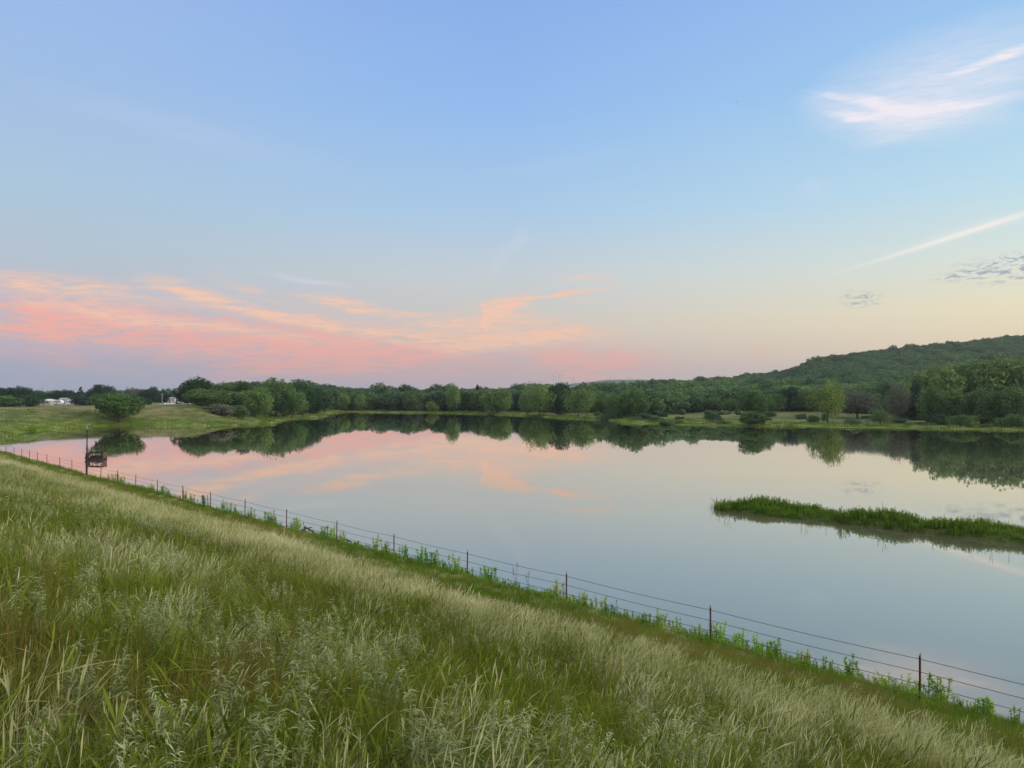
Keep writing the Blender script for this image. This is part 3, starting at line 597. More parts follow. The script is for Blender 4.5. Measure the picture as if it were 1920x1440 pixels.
# silvery weeds in the foreground
hb = []
for i in range(3):
    v, q, r, t_ = leafy(300 + i, 9, .62, 62, .085, .009, .09, .2, .5, .45, 4); hb.append(quadmesh('foliage', v, M['silver'], {'r': r, 't': t_}, False, q))
sil = [(575, 1300, 'large silvery weed left of centre near the bottom, upright with drooping narrow leaves'), (500, 1400, 'silvery weed at the bottom edge, below and left of the large upright one'), (715, 1290, 'tall silvery weed at bottom centre, right of the large upright one'), (165, 1290, 'pale cream-green weed cluster standing alone near the bottom left corner'), (280, 1180, 'broad grey-green weed patch in the left foreground'),
       (820, 1410, 'blurred silvery weed at the bottom edge just right of centre'), (1060, 1370, 'silvery weed curling over near the bottom, right of centre'), (980, 1425, 'low silvery weed at the bottom edge, left of the curling one'), (560, 1215, 'silvery weed above the large upright one'), (370, 1130, 'silvery weed patch on the left slope, level with the third fence post'), (30, 1140, 'pale silvery weed at the left edge of the photo'), (440, 1330, 'silvery weed in the left foreground beside brown grass')]
for k, (sx, sy, lab) in enumerate(sil):
    uu_ = (sx - 960) / F; vv_ = (sy + 25 - HY) / F; lo, hi = .5, 60.
    for _ in range(40):
        md_ = (lo + hi) / 2
        if CZ - vv_ * md_ > gz(uu_ * md_, md_) + .25: lo = md_
        else: hi = md_
    x_, y_ = uu_ * lo, lo
    e = empty('silvery_weed', (x_, y_, gz(x_, y_) - .02), k * 1.7, lab, 'weed', 'silvery weeds on the slope'); e.scale = (1.0 + .12 * (k % 3),) * 3
    child('foliage', hb[k % 3], e)

for k, (sx, sy, h_, lab) in enumerate([(640, 1400, 1.0, 'long cream seed stalk arching across the bottom edge, left of centre'), (420, 1430, .8, 'bright dry seed stalk at the bottom edge, right of the left corner'), (830, 1385, .75, 'leaning pale seed stalk at the bottom between two silvery weeds'), (110, 1400, .7, 'dry seed stalk standing by the bare soil in the bottom left corner'), (1290, 1400, .6, 'pale seed stalk low in the straw grass near bottom right')]):
    uu_ = (sx - 960) / F; vv_ = (sy + 60 - HY) / F; lo = .5
    while CZ - vv_ * lo > gz(uu_ * lo, lo) and lo < 30: lo += .05
    x_, y_ = uu_ * lo, lo; e = empty('seed_stalk', (x_, y_, gz(x_, y_) - .02), k * .6 - .4, lab, 'grass stalk', 'dry seed stalks in the foreground'); e.scale = (h_,) * 3
    v, q, r_, t_ = combine([blades(3, .03, .5, .66, .005, .35, 1.8, 12, head=.34, headw=2.6, wind=(-.35, .0), seed=810 + k), leafy(820 + k, 1, .45, 14, .05, .010, .01, .4, .3, .9, 2)])
    child('stalk', quadmesh('stalk', v, M['straw'], {'r': r_ * .3 + 1.2, 't': np.maximum(t_, .3)}, False, q), e)

# ------------------------------------------------------------------ fence
fe = empty('wire_fence', (*F0, 1.0), 0, 'strand wire fence on dark red steel posts running along the foot of the grassy slope', 'fence')
def local(p): return (p[0] - F0[0], p[1] - F0[1], p[2] - 1.0)
pm = MB(); pm.box((0, 0, .58), (.055, .012, 1.36)); pm.box((0, .022, .58), (.012, .034, 1.36))
for k in range(12): pm.box((0, -.010, .1 + k * .09), (.018, .012, .02))
post_me = pm.mesh('fence_post', M['post']); tp = MB(); tp.box((0, 0, 1.285), (.060, .018, .09)); tip_me = tp.mesh('post_tip', M['tip'])
ss = [-18.6, -12.4, -6.2] + [float((np.array(ray_on_dam(p_, 0)) - F0) @ DV) for p_ in POSTX + [88, 70, 55, 41, 26, 11, -8, -30]]
tops = []
for s_ in ss:
    p_ = damxy(s_, 0); zg = gz(*p_); ln = random.uniform(-.02, .02)
    po = child('fence_post', post_me, fe, local((*p_, zg))); po.rotation_euler = (random.uniform(-.02, .02), ln + .015, R(44)); child('post_tip', tip_me, po)
    tops.append((*p_, zg))
for hgt in (1.17, .84, .52, .20):
    pts = []
    for a_, b_ in zip(tops[:-1], tops[1:]):
        for k in range(6):
            f_ = k / 6; pts.append(local((a_[0] + (b_[0] - a_[0]) * f_, a_[1] + (b_[1] - a_[1]) * f_, a_[2] + (b_[2] - a_[2]) * f_ + hgt - .035 * math.sin(math.pi * f_))))
    wbm = MB(); wbm.tube(pts, .0078, 4)
    for i_ in range(0, min(len(pts) - 1, 48)):
        a_ = np.array(pts[i_]); b_ = np.array(pts[i_ + 1])
        for k in range(8): wbm.box(a_ + (b_ - a_) * (k + .5) / 8, (.004, .004, .035), ry=random.uniform(0, 3))
    wbm.build('wire', M['wire'], fe)

# ------------------------------------------------------------------ pole, raft, driftwood
xp_, yp_ = ray_on_dam(163, -.3); zp = gz(xp_, yp_)
e = empty('metal_pole', (xp_, yp_, zp), 0, 'tall thin weathered pole with a small pale head beside the floating frame', 'pole')
b = MB(); b.tube([(0, 0, -.3), (0, 0, 2.6), (.02, 0, 4.55)], [.07, .06, .045], 8); b.build('shaft', M['oldwood'], e); b = MB(); b.tube([(.02, 0, 4.55), (.02, 0, 4.95)], .045, 8); b.box((.12, 0, 4.98), (.34, .14, .07)); b.build('head', M['grey'], e)
for zc_ in (1.0, 1.9): b = MB(); b.box((0, 0, zc_), (.2, .2, .08)); b.build('clamp', M['oldwood'], e)
xr, yr_ = place(181, 861.5)
e = empty('floating_frame', (xr, yr_, 0), R(8), 'dark weathered wooden frame with open sides floating on the pond', 'raft'); e.scale = (.82, .82, .9)
b = MB()
for k in range(7): b.box((0, -.72 + .24 * k, .12), (2.75, .21, .06))
b.box((0, -.8, .03), (2.8, .1, .14)); b.box((0, .8, .03), (2.8, .1, .14)); b.tube([(-1.3, 0, .02), (1.45, 0, .02)], .14, 8); b.build('deck', M['oldwood'], e)
for x_ in (-1.3, -.35, .5, 1.25):
    for y_ in (-.78, .78):
        b = MB(); b.box((x_, y_, .55), (.10, .10, 1.0)); b.build('post', M['oldwood'], e)
for y_ in (-.78, .78):
    b = MB(); b.box((-.02, y_, 1.07), (2.75, .12, .13), ry=R(-1.5)); b.box((-.0, y_ + .07, .34), (2.7, .05, .12)); b.build('rail', M['oldwood'], e)
b = MB()
b.box((-.1, .86, .32), (2.5, .04, .40)); b.box((-.1, -.86, .22), (2.5, .04, .20))
for k in range(5): b.box((-1.42, -.7 + .33 * k, .58), (.04, .29, .92), ry=R(14))
b.build('side_panel', M['oldwood'], e)
b = MB()
for k in range(5): b.box((1.30, -.7 + .33 * k, .60), (.04, .29, 1.0), ry=R(12))
b.box((1.42, -.3, 1.1), (.08, .08, .34), ry=.5); b.build('side_panel', M['redwood'], e)
b = MB(); b.box((-.2, .2, .5), (1.2, .06, .06), ry=.5); b.box((.2, .1, .45), (1.1, .06, .06), ry=-.6); b.box((.3, -.1, .35), (.7, .5, .3), rz=.3); b.tube([(-.8, 0, .2), (-.2, .1, .7), (.3, .2, .55), (.6, .1, .8)], .04); b.build('fallen_brace', M['oldwood'], e)
for (wx, wy, lab, sc_) in [(573, 1003, 'dark broken plank frame lying in weeds left of the sixth fence post from the right', 1.0), (645, 1020, 'curved dead branch lying at the foot of the sixth fence post from the right', .9), (1086, 1142, 'small dead stick with a cross twig right of the third fence post from the right', .5)]:
    x_, y_ = ray_on_dam(wx, 1.2); e = empty('driftwood', (x_, y_, gz(x_, y_) + .12), wx, lab, 'driftwood', 'driftwood by the fence')
    b = MB(); b.tube([(-.6, 0, .05), (-.1, .1, .28), (.4, 0, .3), (.75, .05, .26)], [.05, .045, .04, .02], 6); b.tube([(0, .05, .27), (.1, .2, .5), (.05, .2, .7)], [.03, .02, .01], 5); b.tube([(.3, -.3, .1), (.35, .3, .36)], .035, 6)
    o = b.build('branch', M['oldwood'], e); e.scale = (sc_,) * 3
x_, y_ = place(1345, 948, .1)
e = empty('dead_twigs', (x_, y_, 0), 0, 'bare dead twigs poking out of the water at the island tip', 'dead branch')
b = MB()
for k in range(5):
    a_ = k * 1.3; b.tube([(0, 0, -.2), (.15 * math.cos(a_) - .1, .1 * math.sin(a_), .35), (.35 * math.cos(a_) - .3, .2 * math.sin(a_), .5 + .12 * k)], [.02, .015, .006], 5)
b.build('branch', M['dead'], e)

# ------------------------------------------------------------------ trees
def crown(seed, kind, nleaf, ls):
    g = np.random.default_rng(seed); zb = {'round': .11, 'loose': .19, 'column': .03, 'umbrella': .23, 'conifer': .08, 'shrub': -.05, 'bare': .12, 'canopy': .0}[kind]
    cs = []; lobes = g.normal(size=(6, 3)); lobes /= np.linalg.norm(lobes, axis=1, keepdims=True)
    nb = {'round': 60, 'loose': 50, 'column': 40, 'umbrella': 56, 'conifer': 40, 'shrub': 44, 'bare': 46, 'canopy': 18}[kind]
    for i in range(nb):
        zf_ = 1 - 2 * (i + .5) / nb; th_ = i * 2.39996 + g.uniform(-.5, .5); q_ = math.sqrt(1 - zf_ * zf_)
        p = np.array([q_ * math.cos(th_), q_ * math.sin(th_), zf_]) + g.normal(0, .12, 3); p /= np.linalg.norm(p); p *= (g.uniform(.4, .65) if i % 3 == 0 else g.uniform(.86, 1.0) * (.66 + .36 * float(np.max(np.clip(lobes @ p, 0, 1) ** 3))))
        if kind == 'conifer':
            zz = g.random() ** .9; rad = (1 - zz) * .5; a = g.uniform(0, 6.28); c = np.array([math.cos(a) * rad * .8, math.sin(a) * rad * .8, zb + (1 - zb) * zz * .96]); rb = .05 + .10 * (1 - zz)
        else:
            x_, y_, z_ = p; rb = g.uniform(.08, .19) * (1.25 if kind == 'canopy' else (g.uniform(.7, 1.5) if kind == 'shrub' else 1))
            prof = 1.12
            c = np.array([x_ * (.5 - rb * .7) * prof, y_ * (.5 - rb * .7) * prof, zb + (1 - zb) * .5 + z_ * ((1 - zb) / 2 - rb * .6)])
            c[:2] *= 1 + .17 * math.sin(3 * math.atan2(y_, x_) + seed) + .10 * math.sin(5 * math.atan2(y_, x_) + 2.3 * seed)
            c[2] += (.06 * math.sin(5 * x_ + seed) + .04 * math.sin(7 * y_ + seed)) * max(z_, 0)
        cs.append((c, rb))
    w_ = np.array([rb ** 2 for _, rb in cs]); w_ /= w_.sum(); cnt = g.multinomial(nleaf, w_)
    Vs, Rs = [], []
    for (c, rb), m_ in zip(cs, cnt):
        if m_ == 0: continue
        d = g.normal(size=(m_, 3)); d /= np.linalg.norm(d, axis=1, keepdims=True); rad = rb * g.uniform(.45, 1.15, m_) ** (.6)
        if kind in ('loose', 'bare'): rad *= g.uniform(.8, 1.3, m_)
        sq = np.array([1.0, 1.0, 1.05 if kind != 'conifer' else .35]); pos = c + d * rad[:, None] * sq
        nrm = d + g.normal(0, .7, (m_, 3)) + np.array([0, 0, .25]); nrm /= np.linalg.norm(nrm, axis=1, keepdims=True)
        a1 = np.cross(nrm, g.normal(size=(m_, 3))); a1 /= np.linalg.norm(a1, axis=1, keepdims=True) + 1e-9; a2 = np.cross(nrm, a1)
        sz = ls * g.uniform(.6, 1.3, m_)[:, None]
        q = np.stack([pos - a1 * sz - a2 * sz * .55, pos + a1 * sz * .35 - a2 * sz * .75, pos + a1 * sz + a2 * sz * .5, pos - a1 * sz * .4 + a2 * sz * .7], 1)
        Vs.append(q); Rs.append(np.clip(np.repeat(g.normal(g.uniform(.25, .75), .13, m_), 4), 0, 1))
    V = np.concatenate(Vs); lo_, hi_ = np.percentile(V.reshape(-1, 3), 1, axis=0), np.percentile(V.reshape(-1, 3), 99, axis=0)
    sc_ = np.array([1 / (hi_[0] - lo_[0]), 1 / (hi_[1] - lo_[1]), (1 - zb) / (hi_[2] - lo_[2])]); of_ = np.array([(lo_[0] + hi_[0]) / 2, (lo_[1] + hi_[1]) / 2, lo_[2]]); ad_ = np.array([0, 0, zb])
    return (V - of_) * sc_ + ad_, np.concatenate(Rs), [((c - of_) * sc_ + ad_, rb) for c, rb in cs], zb
crowns = {}
def get_crown(kind, var):
    k = (kind, var)
    if k not in crowns:
        n_, ls = {'round': (8000, .021), 'loose': (3900, .019), 'column': (4500, .024), 'umbrella': (7500, .020), 'conifer': (3600, .024), 'shrub': (3200, .034), 'bare': (900, .013), 'canopy': (900, .05)}[kind]
        V, r_, cs, zb = crown(hash_(kind) + var * 13, kind, n_, ls); me_ = quadmesh('crown', V, M['leaf'], {'r': r_})
        b = MB(); g = random.Random(var + hash_(kind)); fork = zb + .12; base_r = {'shrub': .012, 'bare': .022}.get(kind, .026)
        lean_ = g.uniform(-.05, .05)
        if kind == 'conifer': b.tube([(0, 0, -.05), (0, 0, .5), (0, 0, .97)], [.02, .012, .003], 6)
        else:
            b.tube([(0, 0, -.06), (lean_ * .5, 0, fork * .5), (lean_, 0, fork), (lean_, .01, fork + .25)], [base_r * 1.25, base_r, base_r * .85, base_r * .4], 7)
            pick = g.sample(cs, min(16 if kind == 'bare' else 9, len(cs)))
            for c, rb in pick:
                mid = np.array([lean_ + (c[0] - lean_) * .45, c[1] * .45, fork + (c[2] - fork) * .6 - .02]); b.tube([(lean_, 0, fork * .8), mid, c], [base_r * .6, base_r * .35, base_r * .1], 5)
        crowns[k] = (me_, b.mesh('trunk', M['bark']))
    return crowns[k]
def hash_(s): return sum(ord(c) * (i + 3) for i, c in enumerate(s)) % 997
OAK = (.050, .105, .048); MID = (.12, .21, .078); LIT = (.17, .27, .085); YEL = (.22, .31, .08); GRYc = (.18, .20, .145); BLU = (.036, .080, .055); WIL = (.18, .28, .10)
ntree = 0
def tree(x, ytop, D, wpx, kind, colr, label, name='tree', group=None, dz=0, lean=0):
    global ntree
    X_ = (x - 960) / F * D; zg = gz(X_, D) + dz; h_ = CZ - (ytop - HY) * D / F - zg; w_ = wpx * D / F
    e = empty(name, (X_, D, zg), (ntree * 2.4) % 6.28, label, 'shrub' if name == 'shrub' else 'tree', group); e.scale = (w_, w_, h_)
    if lean: e.rotation_euler[1] = lean; e.rotation_euler[2] = 0
    cm, tm = get_crown(kind, ntree % 5)
    child('crown', cm, e, color=colr)
    child('trunk', tm, e); ntree += 1
    return e
TL = [
 # left distance
 (8, 729, 385, 60, 'round', BLU, 'dark tree at the far left edge behind the grassy bank'), (36, 727, 390, 46, 'round', BLU, 'tallest dark tree of the far left clump'), (56, 741, 375, 34, 'shrub', OAK, 'dark bushy tree left of the white camper trailers'), (20, 743, 370, 50, 'shrub', MID, 'low pale-leaved tree in front of the far left clump'),
 (74, 734, 400, 26, 'loose', OAK, 'thin-topped tree just left of the white sheds'), (92, 738, 520, 40, 'round', BLU, 'low dark tree behind the white sheds'), (122, 732, 520, 34, 'round', BLU, 'dark rounded tree behind the camper trailers'), (152, 727, 430, 26, 'conifer', BLU, 'dark tiered conifer right of the camper trailers'), (160, 743, 415, 46, 'shrub', BLU, 'dark bush at the foot of the tiered conifer'), (135, 739, 500, 30, 'round', BLU, 'dark tree between the trailers and the tiered conifer'),
 (190, 723, 470, 50, 'round', BLU, 'broad dome-shaped dark tree behind the lone pond tree'), (250, 729, 480, 30, 'round', GRYc, 'ragged grey-green tree behind the right side of the lone pond tree'), (283, 727, 450, 42, 'round', BLU, 'large dark tree left of the parked cars'), (272, 745, 420, 22, 'shrub', OAK, 'dark lower tree in front of the large one left of the cars'), (303, 734, 470, 26, 'round', BLU, 'dark tree behind the thin lamp pole'), (322, 737, 560, 22, 'loose', GRYc, 'hazy grey tree behind the parked cars'), (338, 736, 540, 20, 'loose', GRYc, 'hazy tree beside the pale houses'),
 (225, 740, 219, 80, 'umbrella', (.10, .185, .06), 'lone spreading green tree on the left bank mirrored in the pond'),
 # left wood
 (374, 712, 300, 76, 'round', OAK, 'tallest darkest tree at the left end of the wood'), (352, 733, 330, 30, 'round', OAK, 'dark tree at the far left foot of the tallest one'), (405, 731, 252, 96, 'umbrella', MID, 'wide domed green tree in front of the tallest dark one'), (417, 758, 240, 42, 'shrub', GRYc, 'grey-green shrub below the wide domed tree'), (445, 761, 246, 36, 'shrub', MID, 'green shrub right of the grey-green one on the spit'),
 (425, 721, 285, 60, 'round', MID, 'green tree just right of the tallest dark one'), (462, 721, 282, 60, 'round', OAK, 'dark-topped tree left of the wood middle'), (497, 716, 274, 64, 'loose', MID, 'tall mid-green tree with the highest tip in the left wood'), (530, 718, 280, 60, 'round', MID, 'bushy yellowish-topped tree right of the highest tip'), (478, 732, 262, 56, 'round', LIT, 'light green tree standing forward in the left wood'), (566, 721, 300, 52, 'round', OAK, 'dark tree at the right shoulder of the left wood'),
 (548, 735, 276, 54, 'loose', MID, 'lower green tree behind the grassy spit'), (590, 729, 320, 40, 'round', OAK, 'dark tree left of the bare grey tree'), (538, 757, 302, 38, 'shrub', LIT, 'bright green bush at the water edge right of the spit shrubs'), (586, 760, 330, 30, 'shrub', GRYc, 'grey bush left of the bare grey tree'), (612, 728, 385, 46, 'bare', GRYc, 'bare greyish tree at the inlet of the pond'), (640, 736, 385, 36, 'round', LIT, 'light green tree right of the bare grey tree'), (674, 740, 385, 26, 'column', LIT, 'narrow pale green tree alone before dark woods'),
 # middle
 (765, 727, 410, 34, 'round', OAK, 'dark dome poking above the middle wood'), (720, 729, 430, 30, 'round', OAK, 'dark tree with ragged top left of the dome'), (780, 735, 378, 48, 'round', MID, 'green rounded tree on the far middle shore'), (784, 752, 366, 28, 'bare', GRYc, 'leafless grey bush on the far middle shore'), (811, 753, 368, 24, 'shrub', YEL, 'small bright green bush right of the leafless grey one'), (852, 722, 352, 30, 'loose', WIL, 'slender tree whose pale tuft rises above the skyline'), (830, 738, 372, 36, 'round', OAK, 'dark green tree left of the slender tufted one'),
 (872, 736, 372, 44, 'round', OAK, 'dark leaning tree right of the slender tufted one'), (896, 722, 420, 18, 'conifer', BLU, 'small dark pointed tree on the skyline'), (905, 734, 352, 40, 'round', MID, 'mid green tree under the small pointed one'), (934, 731, 335, 58, 'round', LIT, 'broad light green tree on the far shore left of the gap'), (975, 735, 345, 22, 'loose', BLU, 'small dark tree standing in the gap with bare meadow'),
 (1012, 722, 300, 56, 'loose', LIT, 'tall light green tree right of the gap'), (990, 735, 306, 32, 'loose', LIT, 'lower light green tree at the right side of the gap'), (1050, 721, 305, 44, 'round', OAK, 'dark-hearted tree between two light green ones'), (1083, 729, 286, 56, 'loose', LIT, 'light green tree on forked leaning trunks at the water'), (1128, 737, 320, 36, 'round', MID, 'green tree set back behind the forked one'), (1160, 738, 262, 46, 'loose', MID, 'left half of the big bushy pair above the water'), (1187, 731, 262, 58, 'round', MID, 'right half of the big bushy pair above the water'),
 # right meadow
 (1222, 748, 315, 32, 'round', MID, 'small tree at the left end of the meadow row'), (1248, 751, 310, 26, 'loose', WIL, 'second small tree of the meadow row'), (1268, 746, 318, 32, 'round', MID, 'third tree of the meadow row'), (1300, 749, 312, 32, 'round', OAK, 'fourth tree of the meadow row'), (1338, 746, 318, 36, 'round', MID, 'fifth tree of the meadow row'), (1366, 750, 305, 28, 'round', MID, 'sixth tree of the meadow row'), (1415, 732, 246, 52, 'umbrella', MID, 'tree at the water edge above a low round bush'), (1413, 772, 216, 48, 'shrub', (.09, .16, .055), 'low round bush overhanging the water below a taller tree'),
 (1445, 740, 300, 44, 'round', MID, 'green tree right behind the low round bush'), (1478, 728, 310, 44, 'round', BLU, 'dark blue-green tree in shade on the meadow edge'), (1510, 736, 305, 44, 'round', MID, 'green tree between the shaded and the yellow-green ones'), (1552, 722, 226, 60, 'loose', YEL, 'yellow-green willow-like tree on the right shore'), (1608, 731, 250, 70, 'loose', GRYc, 'grey-brown spreading tree with a visible short trunk'), (1655, 742, 230, 50, 'bare', GRYc, 'sparse grey tree right of the spreading one'), (1650, 768, 212, 36, 'loose', MID, 'ragged low bush on the right shore between grey trees and tall stand'),
 (1690, 722, 240, 44, 'loose', GRYc, 'dull grey-green tree left of the tall pale stand'), (1717, 715, 240, 28, 'column', BLU, 'dark narrow tree left of the tall pale stand'), (1757, 690, 245, 87, 'round', WIL, 'leftmost tree of the tall pale green stand'), (1805, 683, 250, 100, 'round', WIL, 'second tree of the tall pale green stand'), (1856, 679, 245, 105, 'round', WIL, 'third tree of the tall pale green stand'), (1915, 677, 245, 112, 'round', WIL, 'tree of the tall pale stand cut by the right edge'),
 (1985, 676, 240, 90, 'round', WIL, 'tree of the tall pale stand just outside the right edge'), (1740, 725, 222, 50, 'loose', MID, 'lower green tree before the left of the tall stand'), (1785, 730, 216, 60, 'round', MID, 'lower green tree before the middle of the tall stand'), (1840, 733, 212, 60, 'round', MID, 'lower green tree before the third tall tree'), (1895, 730, 208, 60, 'round', MID, 'lower green tree at the right edge near the water'), (1900, 778, 196, 44, 'shrub', MID, 'low bush at the right edge of the far shore'), (1800, 778, 200, 50, 'loose', MID, 'ragged low bush under the tall pale stand'), (1960, 735, 208, 60, 'round', MID, 'low green tree outside the right edge'),
]
for tdef in TL:
    x_, yt, D_, w_, k_, c_, lab = tdef
    if 'outside the right edge' in lab: continue
    tree(x_, yt, D_, w_, k_, c_, lab, 'shrub' if k_ == 'shrub' else ('conifer' if k_ == 'conifer' else 'tree'), lean=.12 if 'leaning' in lab else 0)

# woodland masses
can = []
for i in range(4):
    V, r_, cs, zb = crown(500 + i, 'canopy', 2300, .034); o = bpy.data.objects.new('canopy_%d' % i, quadmesh('canopy', V, M['wood_leaf'], {'r': r_})); can.append(o)
def woods(name, n, pxr, Dr_, cond, hr, wr, label, tintf):
    xp_ = rng.uniform(*pxr, n); D_ = np.sqrt(rng.uniform(Dr_[0] ** 2, Dr_[1] ** 2, n)); X_ = (xp_ - 960) / F * D_
    zz, sd_, si_, u_, s_, wl_, hf_, land_, _ = height(X_, D_, True); k = cond(xp_, D_, zz, land_, X_); X_, D_, zz, xp_ = X_[k], D_[k], zz[k], xp_[k]; n = len(X_)
    h_ = rng.uniform(*hr, n) * (1 + .35 * (rng.random(n) < .04)); w_ = rng.uniform(*wr, n)
    tt_ = np.clip(tintf(xp_, D_) + rng.normal(0, .24, n) + (vn(X_ * .02, D_ * .02) - .5) * .5, 0, 1)
    o = scatter(name, np.stack([X_, D_, zz - .3], 1), np.stack([np.zeros(n), np.zeros(n), rng.uniform(0, 6.28, n)], 1), np.stack([w_, w_, h_], 1), rng.integers(0, 4, n), tt_, can, label)
    print(name, n)
woods('hill_woodland', 10000, (1195, 2120), (250, 1010), lambda xp, D, z, land, X: (D < np.interp(xp, RDD[:, 0], RDD[:, 1]) + 15) & (D > np.interp(xp, [1195, 1285, 1300, 1480, 1500, 1560, 1600, 1700, 2100], [262, 275, 300, 302, 280, 280, 262, 252, 236]) + 40 * vn(X * .05, D * .05)), (6.5, 10), (8, 16), ('dense dark green woodland covering the long hill on the right', 'woodland'), lambda xp, D: .66 - .42 * sm(D, 380, 620))
woods('meadow_edge_woodland', 1500, (1180, 2120), (235, 400), lambda xp, D, z, land, X: (D > np.interp(xp, [1195, 1400, 1600, 1700, 1800, 2120], [318, 330, 320, 250, 236, 225])) & (D < 400) & (land > 20), (6, 10), (7, 12), ('lighter green trees massed at the foot of the hill behind the meadow', 'woodland'), lambda xp, D: .6 + 0 * xp)
woods('left_woodland', 700, (420, 1010), (285, 520), lambda xp, D, z, land, X: (land > 8) & (D > np.interp(xp, [420, 600, 640, 1010], [292, 345, 392, 362])), (7.6, 9.8), (9, 15), ('dark wood closing the view along the far middle shore', 'woodland'), lambda xp, D: .22 + 0 * xp)
woods('middle_woodland', 800, (985, 1210), (340, 470), lambda xp, D, z, land, X: (land > 30), (7.5, 9.6), (8, 12), ('wood rising behind the light green shore trees in the middle', 'woodland'), lambda xp, D: .4 + 0 * xp)
woods('shore_scrub', 420, (1120, 2000), (195, 330), lambda xp, D, z, land, X: (land > .5) & (land < 60) & (rng.random(len(xp)) < np.where(land < 12, .5, .35)), (.9, 2.6), (2, 5.5), ('low ragged scrub scattered over the right shore and meadow', 'scrub'), lambda xp, D: .55 + 0 * xp)
woods('town_woodland', 260, (-120, 430), (560, 900), lambda xp, D, z, land, X: (rng.random(len(xp)) < .6), (6, 10), (8, 14), ('hazy line of distant trees behind the parked trailers and cars', 'woodland'), lambda xp, D: .2 + 0 * xp)

# ------------------------------------------------------------------ trailers, cars, sheds on the far left
def at(xc, D, dz=0): X_ = (xc - 960) / F * D; return (X_, D, gz(X_, D) + dz)
def trailer(xc, D, L, label, stripe, rz=0.0):
    e = empty('camper_trailer', at(xc, D), rz, label, 'camper trailer', 'camper trailers parked on the far left'); h = 2.9; y0, y1 = -1.2, 1.2
    pr = [(-L / 2, .65), (-L / 2 + .1, h), (L / 2 - 1.1, h), (L / 2 - .15, h - .75), (L / 2, .9), (L / 2 - .4, .65)]
    b = MB(); b.prism(pr, y0, y1); b.build('body', M['white'], e)
    b = MB(); b.box((0, y0 - .012, 1.25), (L * .8, .02, .28)); b.build('stripe', stripe, e)
    for wx in (-L * .3, -.1, L * .27): b = MB(); b.box((wx, y0 - .015, 2.05), (.95, .03, .55)); b.build('window', M['glass'], e)
    b = MB(); b.box((L * .13, y0 - .018, 1.7), (.7, .03, 1.75)); b.build('door', M['grey'], e)
    for wx in (-.45, .45):
        b = MB(); a = [(wx, y0 + .02, .36), (wx, y0 + .27, .36)]; b.tube(a, .36, 14); b.build('wheel', M['rubber'], e)
    b = MB(); b.tube([(L / 2 - .2, 0, .62), (L / 2 + 1.1, 0, .5)], .06); b.tube([(L / 2 + .9, 0, 0), (L / 2 + .9, 0, .8)], .05); b.build('hitch', M['grey'], e)
    b = MB(); b.box((-L * .15, 0, h + .16), (.9, .8, .3)); b.build('roof_unit', M['grey'], e)
def car(xc, D, paint, label, pickup=False, rz=0.0):
    e = empty('pickup_truck' if pickup else 'parked_car', at(xc, D), rz, label, 'pickup truck' if pickup else 'car', 'vehicles parked on the far left')
    if pickup: body = [(-2.7, .45), (-2.7, 1.15), (-.7, 1.15), (-.6, 1.2), (1.3, 1.2), (2.6, 1.05), (2.75, .45)]; cab = [(-.65, 1.2), (-.5, 1.85), (.6, 1.85), (1.25, 1.2)]
    else: body = [(-2.2, .35), (-2.3, .9), (-1.7, 1.0), (1.0, 1.0), (2.1, .82), (2.25, .35)]; cab = [(-1.75, 1.0), (-1.2, 1.48), (.25, 1.48), (1.0, 1.0)]
    b = MB(); b.prism(body, -.9, .9); b.build('body', paint, e); b = MB(); b.prism(cab, -.78, .78); b.build('cab', paint, e)
    b = MB(); g_ = [(x_ * .86 + .0, (z_ - 1.1) * .8 + 1.14) for x_, z_ in cab]; b.prism(g_, -.795, .795); b.build('window', M['glass'], e)
    for wx in (-1.4, 1.45):
        for wy in (-.92, .72): b = MB(); b.tube([(wx, wy, .34), (wx, wy + .2, .34)], .34, 14); b.build('wheel', M['rubber'], e)
    for wy in (-.65, .65): b = MB(); b.box((2.2 if not pickup else 2.68, wy, .75), (.12, .3, .14)); b.build('headlight', M['roofm'], e)
trailer(106, 425, 7.2, 'larger white camper trailer with a dark window, left of the two on the far bank', M['grey']); trailer(133, 432, 5.6, 'shorter white camper trailer with blue lower stripe, right of the reddish shed', M['bluepaint'])
def shed(xc, D, L, W_, h, wall, roof, label, name='shed'):
    e = empty(name, at(xc, D), 0, label, name.replace('_', ' ')); b = MB(); b.box((0, 0, h / 2), (L, W_, h)); b.build('wall', wall, e)
    b = MB(); b.prism([(-L / 2 - .3, h + .003), (-L / 2 - .3, h + .12), (0, h + 1.0), (L / 2 + .3, h + .12), (L / 2 + .3, h + .003)], -W_ / 2 - .3, W_ / 2 + .3) if W_ > L else b.add([(-L / 2 - .3, -W_ / 2 - .3, h + .003), (L / 2 + .3, -W_ / 2 - .3, h + .003), (L / 2 + .3, W_ / 2 + .3, h + .003), (-L / 2 - .3, W_ / 2 + .3, h + .003), (-L / 2 - .3, 0, h + 1.0), (L / 2 + .3, 0, h + 1.0)], [(0, 1, 5, 4), (2, 3, 4, 5), (0, 4, 3), (1, 2, 5), (0, 3, 2, 1)])
    b.build('roof', roof, e)
    b = MB(); b.box((-L * .1, -W_ / 2 - .02, 1.0), (.95, .05, 2.0)); b.build('door', M['grey'], e)
    for wx in (-L * .35, L * .28): b = MB(); b.box((wx, -W_ / 2 - .015, 1.55), (.9, .04, .7)); b.build('window', M['glass'], e)
shed(87, 415, 6.2, 4, 2.5, M['tan'], M['roofm'], 'tan shed with a pale metal roof left of the camper trailers'); shed(121, 440, 4.0, 4, 3.0, M['brick'], M['grey'], 'reddish brown shed between the two camper trailers')
